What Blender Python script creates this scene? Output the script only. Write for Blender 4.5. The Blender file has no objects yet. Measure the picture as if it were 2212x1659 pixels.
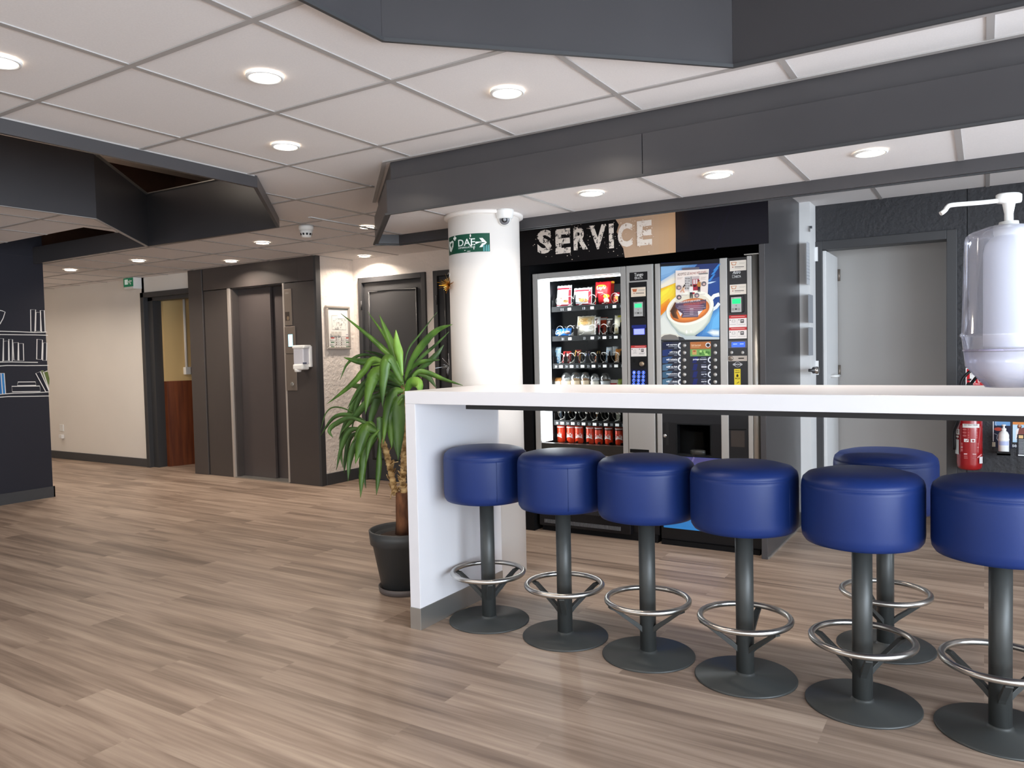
import bpy, bmesh, math, random
from mathutils import Vector, Matrix
from mathutils.geometry import tessellate_polygon
random.seed(11)
scn = bpy.context.scene
COL = scn.collection
PI = math.pi

# ------------------------------------------------------------------ camera
CAMH, FPX = 1.262, 1642.19
YAW, PIT, ROL = (math.radians(a) for a in (-31.89689913, 2.24859619, -1.28793096))
def axes():
    cy, sy = math.cos(YAW), math.sin(YAW)
    f = Vector((sy, cy, 0)); r = Vector((cy, -sy, 0)); u = Vector((0, 0, 1))
    cp, sp = math.cos(PIT), math.sin(PIT)
    f2 = f*cp - u*sp; u2 = u*cp + f*sp
    cr, sr = math.cos(ROL), math.sin(ROL)
    return r*cr + u2*sr, -r*sr + u2*cr, f2
RX, UY, FZ = axes()
CO = Vector((0, 0, CAMH))
cd = bpy.data.cameras.new('camera'); cam = bpy.data.objects.new('camera', cd); COL.objects.link(cam)
m3 = Matrix((RX, UY, -FZ)).transposed()
cam.matrix_world = Matrix.Translation(CO) @ m3.to_4x4()
cd.sensor_fit = 'HORIZONTAL'; cd.sensor_width = 36; cd.lens = 36*FPX/2212
cd.clip_start = 0.05
scn.camera = cam
# survey helpers: a sight line of the photograph met with a known plane of the room
def ray(x, y): return RX*((x-1106)/FPX) - UY*((y-829.5)/FPX) + FZ
def atx(x, y, X): d = ray(x, y); return CO + d*(X/d.x)
def aty(x, y, Y): d = ray(x, y); return CO + d*(Y/d.y)
def atz(x, y, z): d = ray(x, y); return CO + d*((z-CAMH)/d.z)

# ------------------------------------------------------------------ materials
def lin(c):
    if isinstance(c, str): c = tuple(int(c[i:i+2], 16) for i in (0, 2, 4))
    return tuple((v/255/12.92 if v/255 <= .04045 else ((v/255+.055)/1.055)**2.4) for v in c)
MATS = {}
def mat(name, c, rough=.5, metal=0., spec=.5, noise=None, bump=None, emit=0, coat=0, alpha=None):
    if name in MATS: return MATS[name]
    m = bpy.data.materials.new(name); m.use_nodes = True; nt = m.node_tree
    b = nt.nodes['Principled BSDF']; L = lin(c)+(1,)
    b.inputs['Base Color'].default_value = L
    b.inputs['Roughness'].default_value = rough; b.inputs['Metallic'].default_value = metal
    b.inputs['Specular IOR Level'].default_value = spec
    if coat: b.inputs['Coat Weight'].default_value = coat; b.inputs['Coat Roughness'].default_value = .15
    tc = None
    def coord():
        nonlocal tc
        if tc is None: tc = nt.nodes.new('ShaderNodeTexCoord')
        return tc.outputs['Object']
    if noise:
        n = nt.nodes.new('ShaderNodeTexNoise'); n.inputs['Scale'].default_value = noise[0]; n.inputs['Detail'].default_value = 3
        nt.links.new(coord(), n.inputs['Vector'])
        r = nt.nodes.new('ShaderNodeMapRange'); r.inputs[1].default_value = .3; r.inputs[2].default_value = .7
        r.inputs[3].default_value = 1-noise[1]; r.inputs[4].default_value = 1+noise[1]
        nt.links.new(n.outputs['Fac'], r.inputs[0])
        mx = nt.nodes.new('ShaderNodeVectorMath'); mx.operation = 'SCALE'; mx.inputs[0].default_value = L[:3]
        nt.links.new(r.outputs[0], mx.inputs['Scale']); nt.links.new(mx.outputs[0], b.inputs['Base Color'])
    if bump:
        n = nt.nodes.new('ShaderNodeTexNoise'); n.inputs['Scale'].default_value = bump[0]; n.inputs['Detail'].default_value = 4
        nt.links.new(coord(), n.inputs['Vector'])
        bp = nt.nodes.new('ShaderNodeBump'); bp.inputs['Strength'].default_value = bump[1]; bp.inputs['Distance'].default_value = bump[2]
        nt.links.new(n.outputs['Fac'], bp.inputs['Height']); nt.links.new(bp.outputs[0], b.inputs['Normal'])
    if emit:
        b.inputs['Emission Color'].default_value = L; b.inputs['Emission Strength'].default_value = emit
    MATS[name] = m
    return m
def clear(name, tint, gloss=.08, rough=.05, milk=0., fres=.35):
    """thin clear sheet: mostly see-through, a little sheen, optional milkiness"""
    m = bpy.data.materials.new(name); m.use_nodes = True; nt = m.node_tree
    for n in list(nt.nodes): nt.nodes.remove(n)
    o = nt.nodes.new('ShaderNodeOutputMaterial'); t = nt.nodes.new('ShaderNodeBsdfTransparent'); g = nt.nodes.new('ShaderNodeBsdfGlossy')
    d = nt.nodes.new('ShaderNodeBsdfDiffuse'); d.inputs[0].default_value = lin(tint)+(1,)
    t.inputs[0].default_value = lin(tint)+(1,); g.inputs['Roughness'].default_value = rough
    lw = nt.nodes.new('ShaderNodeLayerWeight'); lw.inputs[0].default_value = .35
    ma = nt.nodes.new('ShaderNodeMath'); ma.operation = 'MULTIPLY_ADD'; ma.inputs[1].default_value = .35; ma.inputs[2].default_value = gloss
    ma.inputs[1].default_value = fres; nt.links.new(lw.outputs['Fresnel'], ma.inputs[0])
    x = nt.nodes.new('ShaderNodeMixShader'); x2 = nt.nodes.new('ShaderNodeMixShader'); x2.inputs[0].default_value = milk
    nt.links.new(t.outputs[0], x2.inputs[1]); nt.links.new(d.outputs[0], x2.inputs[2])
    nt.links.new(ma.outputs[0], x.inputs[0]); nt.links.new(x2.outputs[0], x.inputs[1]); nt.links.new(g.outputs[0], x.inputs[2])
    nt.links.new(x.outputs[0], o.inputs[0])
    return m
def ink(c, emit=0, rough=.5):
    h = c if isinstance(c, str) else '%02x%02x%02x' % tuple(c)
    return mat('ink_%s_%d' % (h, int(emit*100)), h, rough, spec=.25, emit=emit)

M = dict(
 dark=mat('dark_panel', '403e40', .36, noise=(2.5, .06)),
 darkfr=mat('dark_frame', '39393b', .5),
 lift=mat('lift_dark_steel', '504a48', .40, .25, noise=(3, .04)),
 liftdoor=mat('lift_door_steel', '544d4c', .42, .25, noise=(6, .03)),
 alu=mat('brushed_aluminium', 'b9b8b4', .35, .85),
 alub=mat('painted_aluminium', 'b7aea6', .45, .35),
 silver=mat('silver_plastic', 'b3b1ae', .38, .35),
 steel=mat('polished_steel', 'c9c6c1', .3, 1.),
 chrome=mat('chrome', 'd8d8d8', .12, 1.),
 plate=mat('brushed_plate', '8f8379', .4, .6),
 black=mat('black_plastic', '0f0e11', .35, spec=.35),
 matt=mat('black_matt', '0a090b', .7, spec=.2),
 tile=mat('ceiling_tile', 'e2dedd', .9, noise=(160, .025)),
 grid=mat('ceiling_grid', 'a5a19f', .5),
 cream=mat('cream_paint', 'ebe6df', .8, noise=(1.5, .02)),
 rough=mat('cream_render', 'e9dfd6', .85, bump=(28, .55, .02)),
 colw=mat('column_white', 'f1ece7', .6),
 darkw=mat('anthracite_render', '323235', .75, bump=(32, .6, .02)),
 navy=mat('navy_paint', '1d1e2a', .75, noise=(2, .05)),
 white=mat('white_laminate', 'dedde1', .32),
 whitep=mat('white_plastic', 'eeeeec', .4),
 wpaint=mat('white_paint', 'e6e6e6', .5),
 dgrey=mat('door_grey', 'b5b2af', .6),
 base=mat('baseboard_grey', '404144', .5),
 stool=mat('blue_leatherette', '152c66', .45, spec=.35, bump=(350, .12, .001)),
 powder=mat('anthracite_powder_coat', '3e403f', .42, .15),
 pot=mat('pot_anthracite', '3b3d3e', .45),
 soil=mat('potting_soil', '33241d', .95, bump=(60, .8, .01)),
 ochre=mat('ochre_paint', 'c9ac77', .8),
 brown=mat('void_brown', '54382a', .85, noise=(3, .2)),
 pale=mat('void_pale', 'b5a79b', .85),
 glass=clear('pane_glass', 'f8fafa', .0, .03, fres=.10),
 acryl=clear('clear_acrylic', 'eff0f8', .08, .08, .22),
 tub=clear('milky_acrylic', 'eeeef6', .06, .15, .6),
 film=clear('clear_film', 'eef0f2', .16, .12, .05),
 led=mat('led_lens', 'fff1dc', .4, emit=9),
 tube=mat('light_tube', 'f6fbff', .4, emit=5),
)
def nodes_of(name):
    m = bpy.data.materials.new(name); m.use_nodes = True
    return m, m.node_tree, m.node_tree.nodes['Principled BSDF']
def mk_floor():
    m, nt, b = nodes_of('oak_vinyl_planks'); N = nt.nodes.new; K = nt.links.new
    tc = N('ShaderNodeTexCoord')
    br = N('ShaderNodeTexBrick'); br.offset = .37; br.offset_frequency = 2; br.squash_frequency = 1
    for k, v in (('Scale', 1), ('Mortar Size', .0), ('Brick Width', 1.22), ('Row Height', .18), ('Bias', 0)): br.inputs[k].default_value = v
    br.inputs['Color1'].default_value = (0, 0, 0, 1); br.inputs['Color2'].default_value = (1, 1, 1, 1)
    K(tc.outputs['Object'], br.inputs['Vector'])
    add = N('ShaderNodeVectorMath'); add.operation = 'MULTIPLY_ADD'; add.inputs[1].default_value = (17, 31, 5)
    K(br.outputs['Color'], add.inputs[0]); K(tc.outputs['Object'], add.inputs[2])
    def streak(sx, sy, det, dist):
        mp = N('ShaderNodeMapping'); mp.inputs['Scale'].default_value = (sx, sy, 1); K(add.outputs[0], mp.inputs[0])
        n = N('ShaderNodeTexNoise'); n.inputs['Scale'].default_value = 1; n.inputs['Detail'].default_value = det; n.inputs['Distortion'].default_value = dist
        K(mp.outputs[0], n.inputs['Vector']); return n.outputs['Fac']
    s1, s2 = streak(.9, 11, 3, .6), streak(2.2, 60, 4, .3)
    mx = N('ShaderNodeMix'); mx.inputs[0].default_value = .33; K(s1, mx.inputs[2]); K(s2, mx.inputs[3])
    mr = N('ShaderNodeMath'); mr.operation = 'MULTIPLY_ADD'; mr.inputs[1].default_value = .11; K(br.outputs['Color'], mr.inputs[0]); K(mx.outputs[0], mr.inputs[2])
    cr = N('ShaderNodeValToRGB'); e = cr.color_ramp.elements
    e[0].position = .38; e[0].color = lin('756458')+(1,); e[1].position = .76; e[1].color = lin('bdaa98')+(1,)
    k = e.new(.50); k.color = lin('917e6f')+(1,); k = e.new(.60); k.color = lin('a59181')+(1,)
    K(mr.outputs[0], cr.inputs[0]); K(cr.outputs[0], b.inputs['Base Color'])
    bp = N('ShaderNodeBump'); bp.inputs['Strength'].default_value = .12; bp.inputs['Distance'].default_value = .002; K(s2, bp.inputs['Height']); K(bp.outputs[0], b.inputs['Normal'])
    b.inputs['Roughness'].default_value = .42; b.inputs['Specular IOR Level'].default_value = .4
    return m
M['floor'] = mk_floor()
def mk_streak(name, c0, c1, sx, sy, sz, rough):
    m, nt, b = nodes_of(name); N = nt.nodes.new; K = nt.links.new
    tc = N('ShaderNodeTexCoord'); mp = N('ShaderNodeMapping'); mp.inputs['Scale'].default_value = (sx, sy, sz); K(tc.outputs['Object'], mp.inputs[0])
    n = N('ShaderNodeTexNoise'); n.inputs['Scale'].default_value = 1; n.inputs['Detail'].default_value = 4; K(mp.outputs[0], n.inputs['Vector'])
    cr = N('ShaderNodeValToRGB'); e = cr.color_ramp.elements; e[0].position = .35; e[1].position = .68
    e[0].color = lin(c0)+(1,); e[1].color = lin(c1)+(1,); K(n.outputs['Fac'], cr.inputs[0]); K(cr.outputs[0], b.inputs['Base Color'])
    b.inputs['Roughness'].default_value = rough
    return m
M['dado'] = mk_streak('dado_wood', '5a2a14', '7a401f', 3, 25, 1.5, .4)
M['leaf'] = mk_streak('leaf_green', '2c4d1e', '678f38', 9, 9, 2.5, .38)
M['leaf2'] = mk_streak('leaf_deep_green', '26411e', '54783a', 9, 9, 2.5, .42)
M['leaf3'] = mk_streak('leaf_bright_green', '548a30', '90b852', 9, 9, 2.5, .38)
M['bark'] = mk_streak('trunk_bark', '4a2c1c', '85583a', 30, 30, 9, .9)
M['cane'] = mk_streak('dry_cane', '8a6a3c', 'd6b987', 20, 20, 45, .8)
def mk_worn():
    m, nt, b = nodes_of('worn_white_lettering'); N = nt.nodes.new; K = nt.links.new
    tc = N('ShaderNodeTexCoord'); n = N('ShaderNodeTexNoise'); n.inputs['Scale'].default_value = 42; n.inputs['Detail'].default_value = 8; n.inputs['Roughness'].default_value = .75
    K(tc.outputs['Object'], n.inputs['Vector'])
    cr = N('ShaderNodeValToRGB'); cr.color_ramp.interpolation = 'CONSTANT'; e = cr.color_ramp.elements
    e[0].color = (0, 0, 0, 1); e[1].position = .44; e[1].color = (1, 1, 1, 1)
    K(n.outputs['Fac'], cr.inputs[0]); K(cr.outputs[0], b.inputs['Alpha'])
    b.inputs['Base Color'].default_value = lin('f4e7da')+(1,); b.inputs['Roughness'].default_value = .6
    return m
M['worn'] = mk_worn()

# ------------------------------------------------------------------ mesh builder
class MB:
    def __init__(s): s.v = []; s.f = []
    def add(s, vs, fs, m=0, sm=False):
        o = len(s.v); s.v += [Vector(v) for v in vs]
        s.f += [([i+o for i in f], m, sm) for f in fs]; return s
    def box(s, x0, x1, y0, y1, z0, z1, m=0):
        if x0 > x1: x0, x1 = x1, x0
        if y0 > y1: y0, y1 = y1, y0
        if z0 > z1: z0, z1 = z1, z0
        v = [(x, y, z) for z in (z0, z1) for y in (y0, y1) for x in (x0, x1)]
        return s.add(v, [(0, 2, 3, 1), (4, 5, 7, 6), (0, 1, 5, 4), (2, 6, 7, 3), (0, 4, 6, 2), (1, 3, 7, 5)], m)
    def prism(s, poly, z0, z1, m=0):
        n = len(poly); v = [(p[0], p[1], z0) for p in poly]+[(p[0], p[1], z1) for p in poly]
        return s.add(v, [tuple(range(n))[::-1], tuple(range(n, 2*n))]+[(i, (i+1) % n, (i+1) % n+n, i+n) for i in range(n)], m)
    def prism_y(s, poly, y0, y1, m=0):
        n = len(poly); v = [(p[0], y0, p[1]) for p in poly]+[(p[0], y1, p[1]) for p in poly]
        return s.add(v, [tuple(range(n)), tuple(range(n, 2*n))[::-1]]+[(i, i+n, (i+1) % n+n, (i+1) % n) for i in range(n)], m)
    def tube(s, pts, r, n=10, closed=False, m=0, caps=True, flat=1.):
        pts = [Vector(p) for p in pts]; N = len(pts)
        rr = r if isinstance(r, (list, tuple)) else [r]*N
        vs = []; up = None
        for i, p in enumerate(pts):
            a = pts[i-1] if (i or closed) else p; b = pts[(i+1) % N] if (i < N-1 or closed) else p
            t = (b-a).normalized()
            if up is None:
                up = Vector((0, 0, 1)) if abs(t.z) < .9 else Vector((1, 0, 0))
            up = (up - t*up.dot(t)).normalized(); sd = t.cross(up)
            for k in range(n):
                a_ = 2*PI*k/n; vs.append(p+(up*math.cos(a_)*flat+sd*math.sin(a_))*rr[i])
        fs = []
        for i in range(N if closed else N-1):
            j = (i+1) % N
            for k in range(n): fs.append((i*n+k, i*n+(k+1) % n, j*n+(k+1) % n, j*n+k))
        s.add(vs, fs, m, True)
        if caps and not closed:
            o = len(s.v)-len(vs)
            s.f.append(([o+k for k in range(n)][::-1], m, False)); s.f.append(([o+(N-1)*n+k for k in range(n)], m, False))
        return s
    def lathe(s, prof, c=(0, 0, 0), n=32, m=0, pw=2., sx=1, sy=1, axis='z', sm=True):
        vs = []
        for r, z in prof:
            for k in range(n):
                a = 2*PI*k/n; ca, sa = math.cos(a), math.sin(a)
                e = 2/pw; x = math.copysign(abs(ca)**e, ca)*r*sx; y = math.copysign(abs(sa)**e, sa)*r*sy
                p = (x, y, z) if axis == 'z' else ((x, -z, y) if axis == '-y' else (z, x, y))
                vs.append((c[0]+p[0], c[1]+p[1], c[2]+p[2]))
        fs = [(i*n+k, i*n+(k+1) % n, (i+1)*n+(k+1) % n, (i+1)*n+k) for i in range(len(prof)-1) for k in range(n)]
        s.add(vs, fs, m, sm); o = len(s.v)-len(vs)
        if prof[0][0] > 1e-6: s.f.append(([o+k for k in range(n)][::-1], m, False))
        if prof[-1][0] > 1e-6: s.f.append(([o+(len(prof)-1)*n+k for k in range(n)], m, False))
        return s
    def boards(s, path, th, z0, z1, m=0):
        """upright boards along a plan polyline, thickness th to its left"""
        P = [Vector(p) for p in path]; off = []
        for i, p in enumerate(P):
            ns = []
            if i: d = (p-P[i-1]).normalized(); ns.append(Vector((-d.y, d.x)))
            if i < len(P)-1: d = (P[i+1]-p).normalized(); ns.append(Vector((-d.y, d.x)))
            b = sum(ns, Vector((0, 0))).normalized(); off.append(p+b*(th/max(.3, b.dot(ns[0]))))
        for i in range(len(P)-1):
            s.prism([P[i], P[i+1], off[i+1], off[i]], z0, z1, m)
        return s
LOC = {}
def wl(o): return LOC.get(o, Vector((0, 0, 0)))
def build(name, mb, mats, parent=None, loc=None, bev=0, fixn=True):
    if not isinstance(mats, (list, tuple)): mats = [mats]
    me = bpy.data.meshes.new(name)
    base = wl(parent) if parent is not None else Vector(loc or (0, 0, 0))
    me.from_pydata([v-base for v in mb.v], [], [f for f, _, _ in mb.f])
    for p, (_, mi, sm) in zip(me.polygons, mb.f): p.material_index = mi; p.use_smooth = sm
    for x in mats: me.materials.append(x)
    if fixn:
        b = bmesh.new(); b.from_mesh(me); bmesh.ops.recalc_face_normals(b, faces=b.faces[:]); b.to_mesh(me); b.free()
    o = bpy.data.objects.new(name, me); COL.objects.link(o)
    if parent is not None: o.parent = parent
    else: o.location = base
    LOC[o] = base
    if bev:
        md = o.modifiers.new('bevel', 'BEVEL'); md.width = bev; md.segments = 2; md.limit_method = 'ANGLE'; md.angle_limit = math.radians(50)
    return o
def thing(name, label, cat, loc, group=None):
    o = bpy.data.objects.new(name, None); COL.objects.link(o); o.empty_display_size = .1
    o.location = loc; LOC[o] = Vector(loc); return tag(o, label, cat, group)
def tag(o, label, cat, group=None):
    o['label'] = label; o['category'] = cat
    if group: o['group'] = group
    return o
def struct(o, label=None):
    o['kind'] = 'structure'
    if label: o['label'] = label
    return o
B = lambda *a: MB().box(*a)

# ------------------------------------------------------------------ flat artwork (prints, stickers, signs)
TXT = {}
def text_mesh(t, bold, shear):
    k = (t, bold, shear)
    if k in TXT: return TXT[k]
    c = bpy.data.curves.new('t', 'FONT'); c.body = t; c.offset = bold; c.shear = shear; c.resolution_u = 3; c.fill_mode = 'FRONT'
    o = bpy.data.objects.new('t', c); COL.objects.link(o)
    dg = bpy.context.evaluated_depsgraph_get(); dg.update()
    me = bpy.data.meshes.new_from_object(o.evaluated_get(dg))
    v = [(p.co.x, p.co.y) for p in me.vertices]; f = [tuple(p.vertices) for p in me.polygons]
    bpy.data.objects.remove(o); bpy.data.curves.remove(c); bpy.data.meshes.remove(me)
    xs = [a for a, _ in v]; ys = [b for _, b in v]
    x0, x1, y0, y1 = min(xs), max(xs), min(ys), max(ys)
    TXT[k] = ([((a-x0)/(x1-x0), (b-y0)/(y1-y0)) for a, b in v], f)
    return TXT[k]
class Art:
    def __init__(s, kind, par, crop=(0, 0, 1), off=.0006, step=.00016):
        s.kind, s.par, s.crop = kind, par, crop; s.o = off; s.step = step; s.b = MB(); s.ms = []
    def uv(s, x, y):
        ox, oy, k = s.crop; x = ox+x/k; y = oy+y/k
        if s.kind == 'y': p = aty(x, y, s.par); return Vector((p.x, p.z))
        if s.kind == 'x': p = atx(x, y, s.par); return Vector((p.y, p.z))
        if s.kind == 'uv': return Vector((x, y))
        cx, cy, r = s.par; d = ray(x, y); dx, dy = d.x, d.y
        ox_, oy_ = -cx, -cy; a = dx*dx+dy*dy; b = ox_*dx+oy_*dy; c = ox_*ox_+oy_*oy_-r*r
        q = max(0, b*b-a*c); t = (-b-math.sqrt(q))/a; p = CO+d*t
        return Vector((math.atan2(p.y-cy, p.x-cx)*r, p.z))
    def P(s, u, v):
        if s.kind == 'y': return (u, s.par-s.o, v)
        if s.kind == 'x': return (s.par+s.o, u, v)
        if s.kind == 'uv': return s.par(u, v, s.o)
        cx, cy, r = s.par; a = u/r; return (cx+(r+s.o)*math.cos(a), cy+(r+s.o)*math.sin(a), v)
    def mi(s, c, emit=0):
        m = c if isinstance(c, bpy.types.Material) else ink(c, emit)
        if m not in s.ms: s.ms.append(m)
        return s.ms.index(m)
    def raw(s, pts, faces, c, emit=0):
        s.b.add([s.P(*p) for p in pts], faces, s.mi(c, emit)); s.o += s.step; return s
    def rectuv(s, u0, v0, u1, v1, c, emit=0, n=1):
        if s.kind == 'c': n = max(n, int(abs(u1-u0)/.012)+1)
        pts = [(u0+(u1-u0)*i/n, v) for i in range(n+1) for v in (v0, v1)]
        return s.raw(pts, [(2*i, 2*i+2, 2*i+3, 2*i+1) for i in range(n)], c, emit)
    def rect(s, x0, y0, x1, y1, c, emit=0):
        a, b = s.uv(x0, y0), s.uv(x1, y1); return s.rectuv(a.x, b.y, b.x, a.y, c, emit)
    def poly(s, pts, c, emit=0):
        p = [s.uv(*q) for q in pts]; return s.polyuv(p, c, emit)
    def polyuv(s, p, c, emit=0):
        t = tessellate_polygon([[Vector((a[0], a[1], 0)) for a in p]])
        return s.raw([tuple(a) for a in p], [tuple(f) for f in t], c, emit)
    def ell(s, x, y, rx, ry, c, emit=0, rot=0, n=20, a0=0, a1=360):
        o = s.uv(x, y); ru = (s.uv(x+1, y)-o).length*rx; rv = (s.uv(x, y+1)-o).length*ry; R = math.radians(rot)
        p = []
        for i in range(n+(a1-a0 < 360)):
            a = math.radians(a0+(a1-a0)*i/n); u, v = ru*math.cos(a), rv*math.sin(a)
            p.append((o.x+u*math.cos(R)-v*math.sin(R), o.y+u*math.sin(R)+v*math.cos(R)))
        return s.polyuv(p, c, emit)
    def stroke(s, pts, w, c, emit=0, closed=False):
        p = [s.uv(*q) for q in pts]; k = (s.uv(pts[0][0]+1, pts[0][1])-p[0]).length*w/2
        N = len(p); V = []
        for i, a in enumerate(p):
            d = (p[(i+1) % N] if (i < N-1 or closed) else a)-(p[i-1] if (i or closed) else a)
            d = d.normalized() if d.length > 1e-9 else Vector((1, 0)); nn = Vector((-d.y, d.x))*k
            V += [tuple(a+nn), tuple(a-nn)]
        return s.raw(V, [(2*i, 2*i+1, (2*i+3) % (2*N), (2*i+2) % (2*N)) for i in range(N if closed else N-1)], c, emit)
    def text(s, t, x0, y0, x1, y1, c, bold=0., shear=0., emit=0):
        a, b = s.uv(x0, y0), s.uv(x1, y1); return s.textuv(t, a.x, b.y, b.x, a.y, c, bold, shear, emit)
    def textuv(s, t, u0, v0, u1, v1, c, bold=0., shear=0., emit=0):
        v, f = text_mesh(t, bold, shear)
        return s.raw([(u0+(u1-u0)*a, v0+(v1-v0)*b) for a, b in v], f, c, emit)
    def blend(s, A, Bp, c0, c1, n=6, emit=0):
        c0 = [int(c0[i:i+2], 16) for i in (0, 2, 4)]; c1 = [int(c1[i:i+2], 16) for i in (0, 2, 4)]
        for i in range(n):
            t = i/(n-1); s.poly([(a[0]+(b[0]-a[0])*t, a[1]+(b[1]-a[1])*t) for a, b in zip(A, Bp)],
                                tuple(int(p+(q-p)*t) for p, q in zip(c0, c1)), emit)
        return s
    def build(s, name, parent=None, loc=None):
        return build(name, s.b, s.ms, parent, loc, fixn=False)

# ================================================================== THE ROOM SHELL
CEIL, SOF = 2.27, 2.06
XL, XR, YF, YB = -11.2, 3.4, -3.6, 5.81
struct(build('floor', MB().add([(XL, YF, 0), (XR, YF, 0), (XR, 7.4, 0), (XL, 7.4, 0)], [(0, 1, 2, 3)]), M['floor']))
# openings in the suspended ceiling (polygons in plan)
OP1 = [(-3.41, .35), (-3.41, 2.84), (-4.30, 3.77), (-5.77, 3.73), (-4.91, 2.82), (-4.95, .35)]
OP2 = [(-5.66, 3.15), (-5.70, 3.62), (-5.81, 3.725), (-7.549, 3.725), (-7.549, 3.15)]
OP3 = [(-1.61, -.4), (-1.61, 1.86), (-.756, 2.735), (1.6, 2.745), (1.6, -.4)]
HOLES = [OP1, OP2, OP3]
outer = [(XL, YF), (XR, YF), (XR, 7.0), (XL, 7.0)]
loops = [[Vector((p[0], p[1], 0)) for p in l] for l in [outer]+HOLES]
flat = [p for l in [outer]+HOLES for p in l]
mb = MB().add([(p[0], p[1], CEIL) for p in flat], [tuple(t) for t in tessellate_polygon(loops)])
ceil = struct(build('ceiling', mb, M['tile'], fixn=False))
def cuts(axis, c, polys, lo, hi):
    ts = []
    for P in polys:
        for i in range(len(P)):
            a, b = P[i], P[(i+1) % len(P)]
            if (a[axis]-c)*(b[axis]-c) < 0:
                t = (c-a[axis])/(b[axis]-a[axis]); ts.append(a[1-axis]+(b[1-axis]-a[1-axis])*t)
    ts = sorted(ts); e = [lo]+ts+[hi]
    return [(e[i], e[i+1]) for i in range(0, len(e), 2)]
def span(axis, c, polys, lo, hi, w=.012):
    A = cuts(axis, c-w, polys, lo, hi)
    for q in (c, c+w): A = [(max(a, p), min(b, r)) for a, b in A for p, r in cuts(axis, q, polys, lo, hi) if min(b, r)-max(a, p) > .005]
    return A
def gridbars(name, par, z, xs, ys, x0, x1, y0, y1, holes, d=.004):
    g = MB(); w = .0115
    for c in xs:
        for a, b in span(0, c, holes, y0, y1): g.box(c-w, c+w, a, b, z-d, z+.001)
    for c in ys:
        for a, b in span(1, c, holes, x0, x1): g.box(a, b, c-w, c+w, z-d-.0004, z+.001)
    return build(name, g, M['grid'], par)
BULK = [(XR, 3.04), (-2.63, 3.04), (-3.38, 3.78), (-3.27, 3.90), (XR, 3.90)]
gx = [.014+.619*k for k in range(-18, 6)]; gy = [1.553+.619*k for k in range(-8, 9)]
gridbars('grid', ceil, CEIL, gx, gy, XL, XR, YF, 6.3, HOLES+[[(XR+1, 3.02), (-2.64, 3.02), (-3.42, 3.78), (-3.29, 3.93), (XR+1, 3.93)]])
# dropped polygonal bulkhead over the counter
sof = MB().add([(p[0], p[1], SOF) for p in BULK], [(0, 1, 2, 3, 4)])
soff = struct(build('ceiling', sof, M['tile']), 'lower tiled soffit inside the dark dropped bulkhead')
gridbars('grid', soff, SOF, [-.088+.629*k for k in range(-5, 6)], [], -3, XR, 3.075, 3.87, [])
seam = aty(1387, 330, 3.04).x
bh = MB()
bh.boards([(XR, 3.04), (seam+.0015, 3.04)], -.02, 2.0, 2.175)
bh.boards([(seam-.0015, 3.04), (-2.63, 3.04), (-3.38, 3.78), (-3.27, 3.90), (XR, 3.90)], -.02, 2.0, 2.175)
tb = build('trim_1', bh, M['dark'], bev=.0015); struct(tb, 'dark dropped bulkhead boards around the soffit over the counter')
up = MB().boards([(XR, 3.065), (-2.62, 3.065), (-3.345, 3.78), (-3.25, 3.88), (XR, 3.88)], -.02, 2.165, CEIL)
build('upper_board', up, M['dark'], tb)
lip = MB().boards([(XR, 3.028), (-2.635, 3.028), (-3.397, 3.78), (-3.28, 3.912), (XR, 3.912)], -.012, 1.994, 2.004)
build('lip', lip, M['darkfr'], tb)
ang = MB().boards([(XR, 3.045), (-2.63, 3.045), (-3.36, 3.775)], .022, CEIL-.006, CEIL)
build('edge_angle', ang, M['grid'], tb)
# boards lining the three ceiling openings
o1 = MB().boards(OP1+[OP1[0]], -.022, 2.205, 2.62)
o1 = build('trim_2', o1, M['dark'], bev=.001); struct(o1, 'dark boards lining the polygonal ceiling opening')
ang = MB().boards([(-3.385, .35), (-3.385, 2.83), (-4.29, 3.79)], .012, CEIL-.006, CEIL)
build('edge_angle', ang, M['grid'], o1)
build('top_edge', MB().boards([(-4.30, 3.768), (-5.768, 3.728), (-4.912, 2.822)], .022, 2.618, 2.624), M['alu'], o1)
build('bottom_edge', MB().boards([(-5.768, 3.728), (-4.912, 2.822), (-4.952, .35)], -.024, 2.202, 2.205), M['grid'], o1)
o2 = build('trim_3', MB().boards([(-5.79, 3.715), (-7.55, 3.715)], -.022, 2.205, 2.357), M['dark'], bev=.001); struct(o2)
o3 = build('trim_4', MB().boards(OP3+[OP3[0]], .02, 2.262, 2.78), M['dark'], bev=.001); struct(o3, 'dark boards lining the large ceiling opening overhead')
build('lip', MB().boards(OP3+[OP3[0]], -.012, 2.250, 2.262), M['darkfr'], o3)
# dark void above the openings
vd = MB(); vd.box(-8.2, 2.2, -1.2, 4.9, 3.2, 3.25); vd.box(-8.2, -8.15, -1.2, 4.9, 2.32, 3.2); vd.box(-8.2, 2.2, 4.85, 4.9, 2.32, 3.2)
vd.box(2.15, 2.2, -1.2, 4.9, 2.32, 3.2); vd.box(-8.2, 2.2, -1.2, -1.15, 2.32, 3.2); vd.box(-8.15, -7, 1, 4.85, 2.75, 3.2)
struct(build('ceiling', vd, M['brown']), 'brown timber void above the ceiling openings')
struct(build('trim_5', B(-6.07, -3.0, -.8, 4.8, 2.9, 2.99), M['pale']), 'pale slab strip seen up through the ceiling opening')

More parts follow.
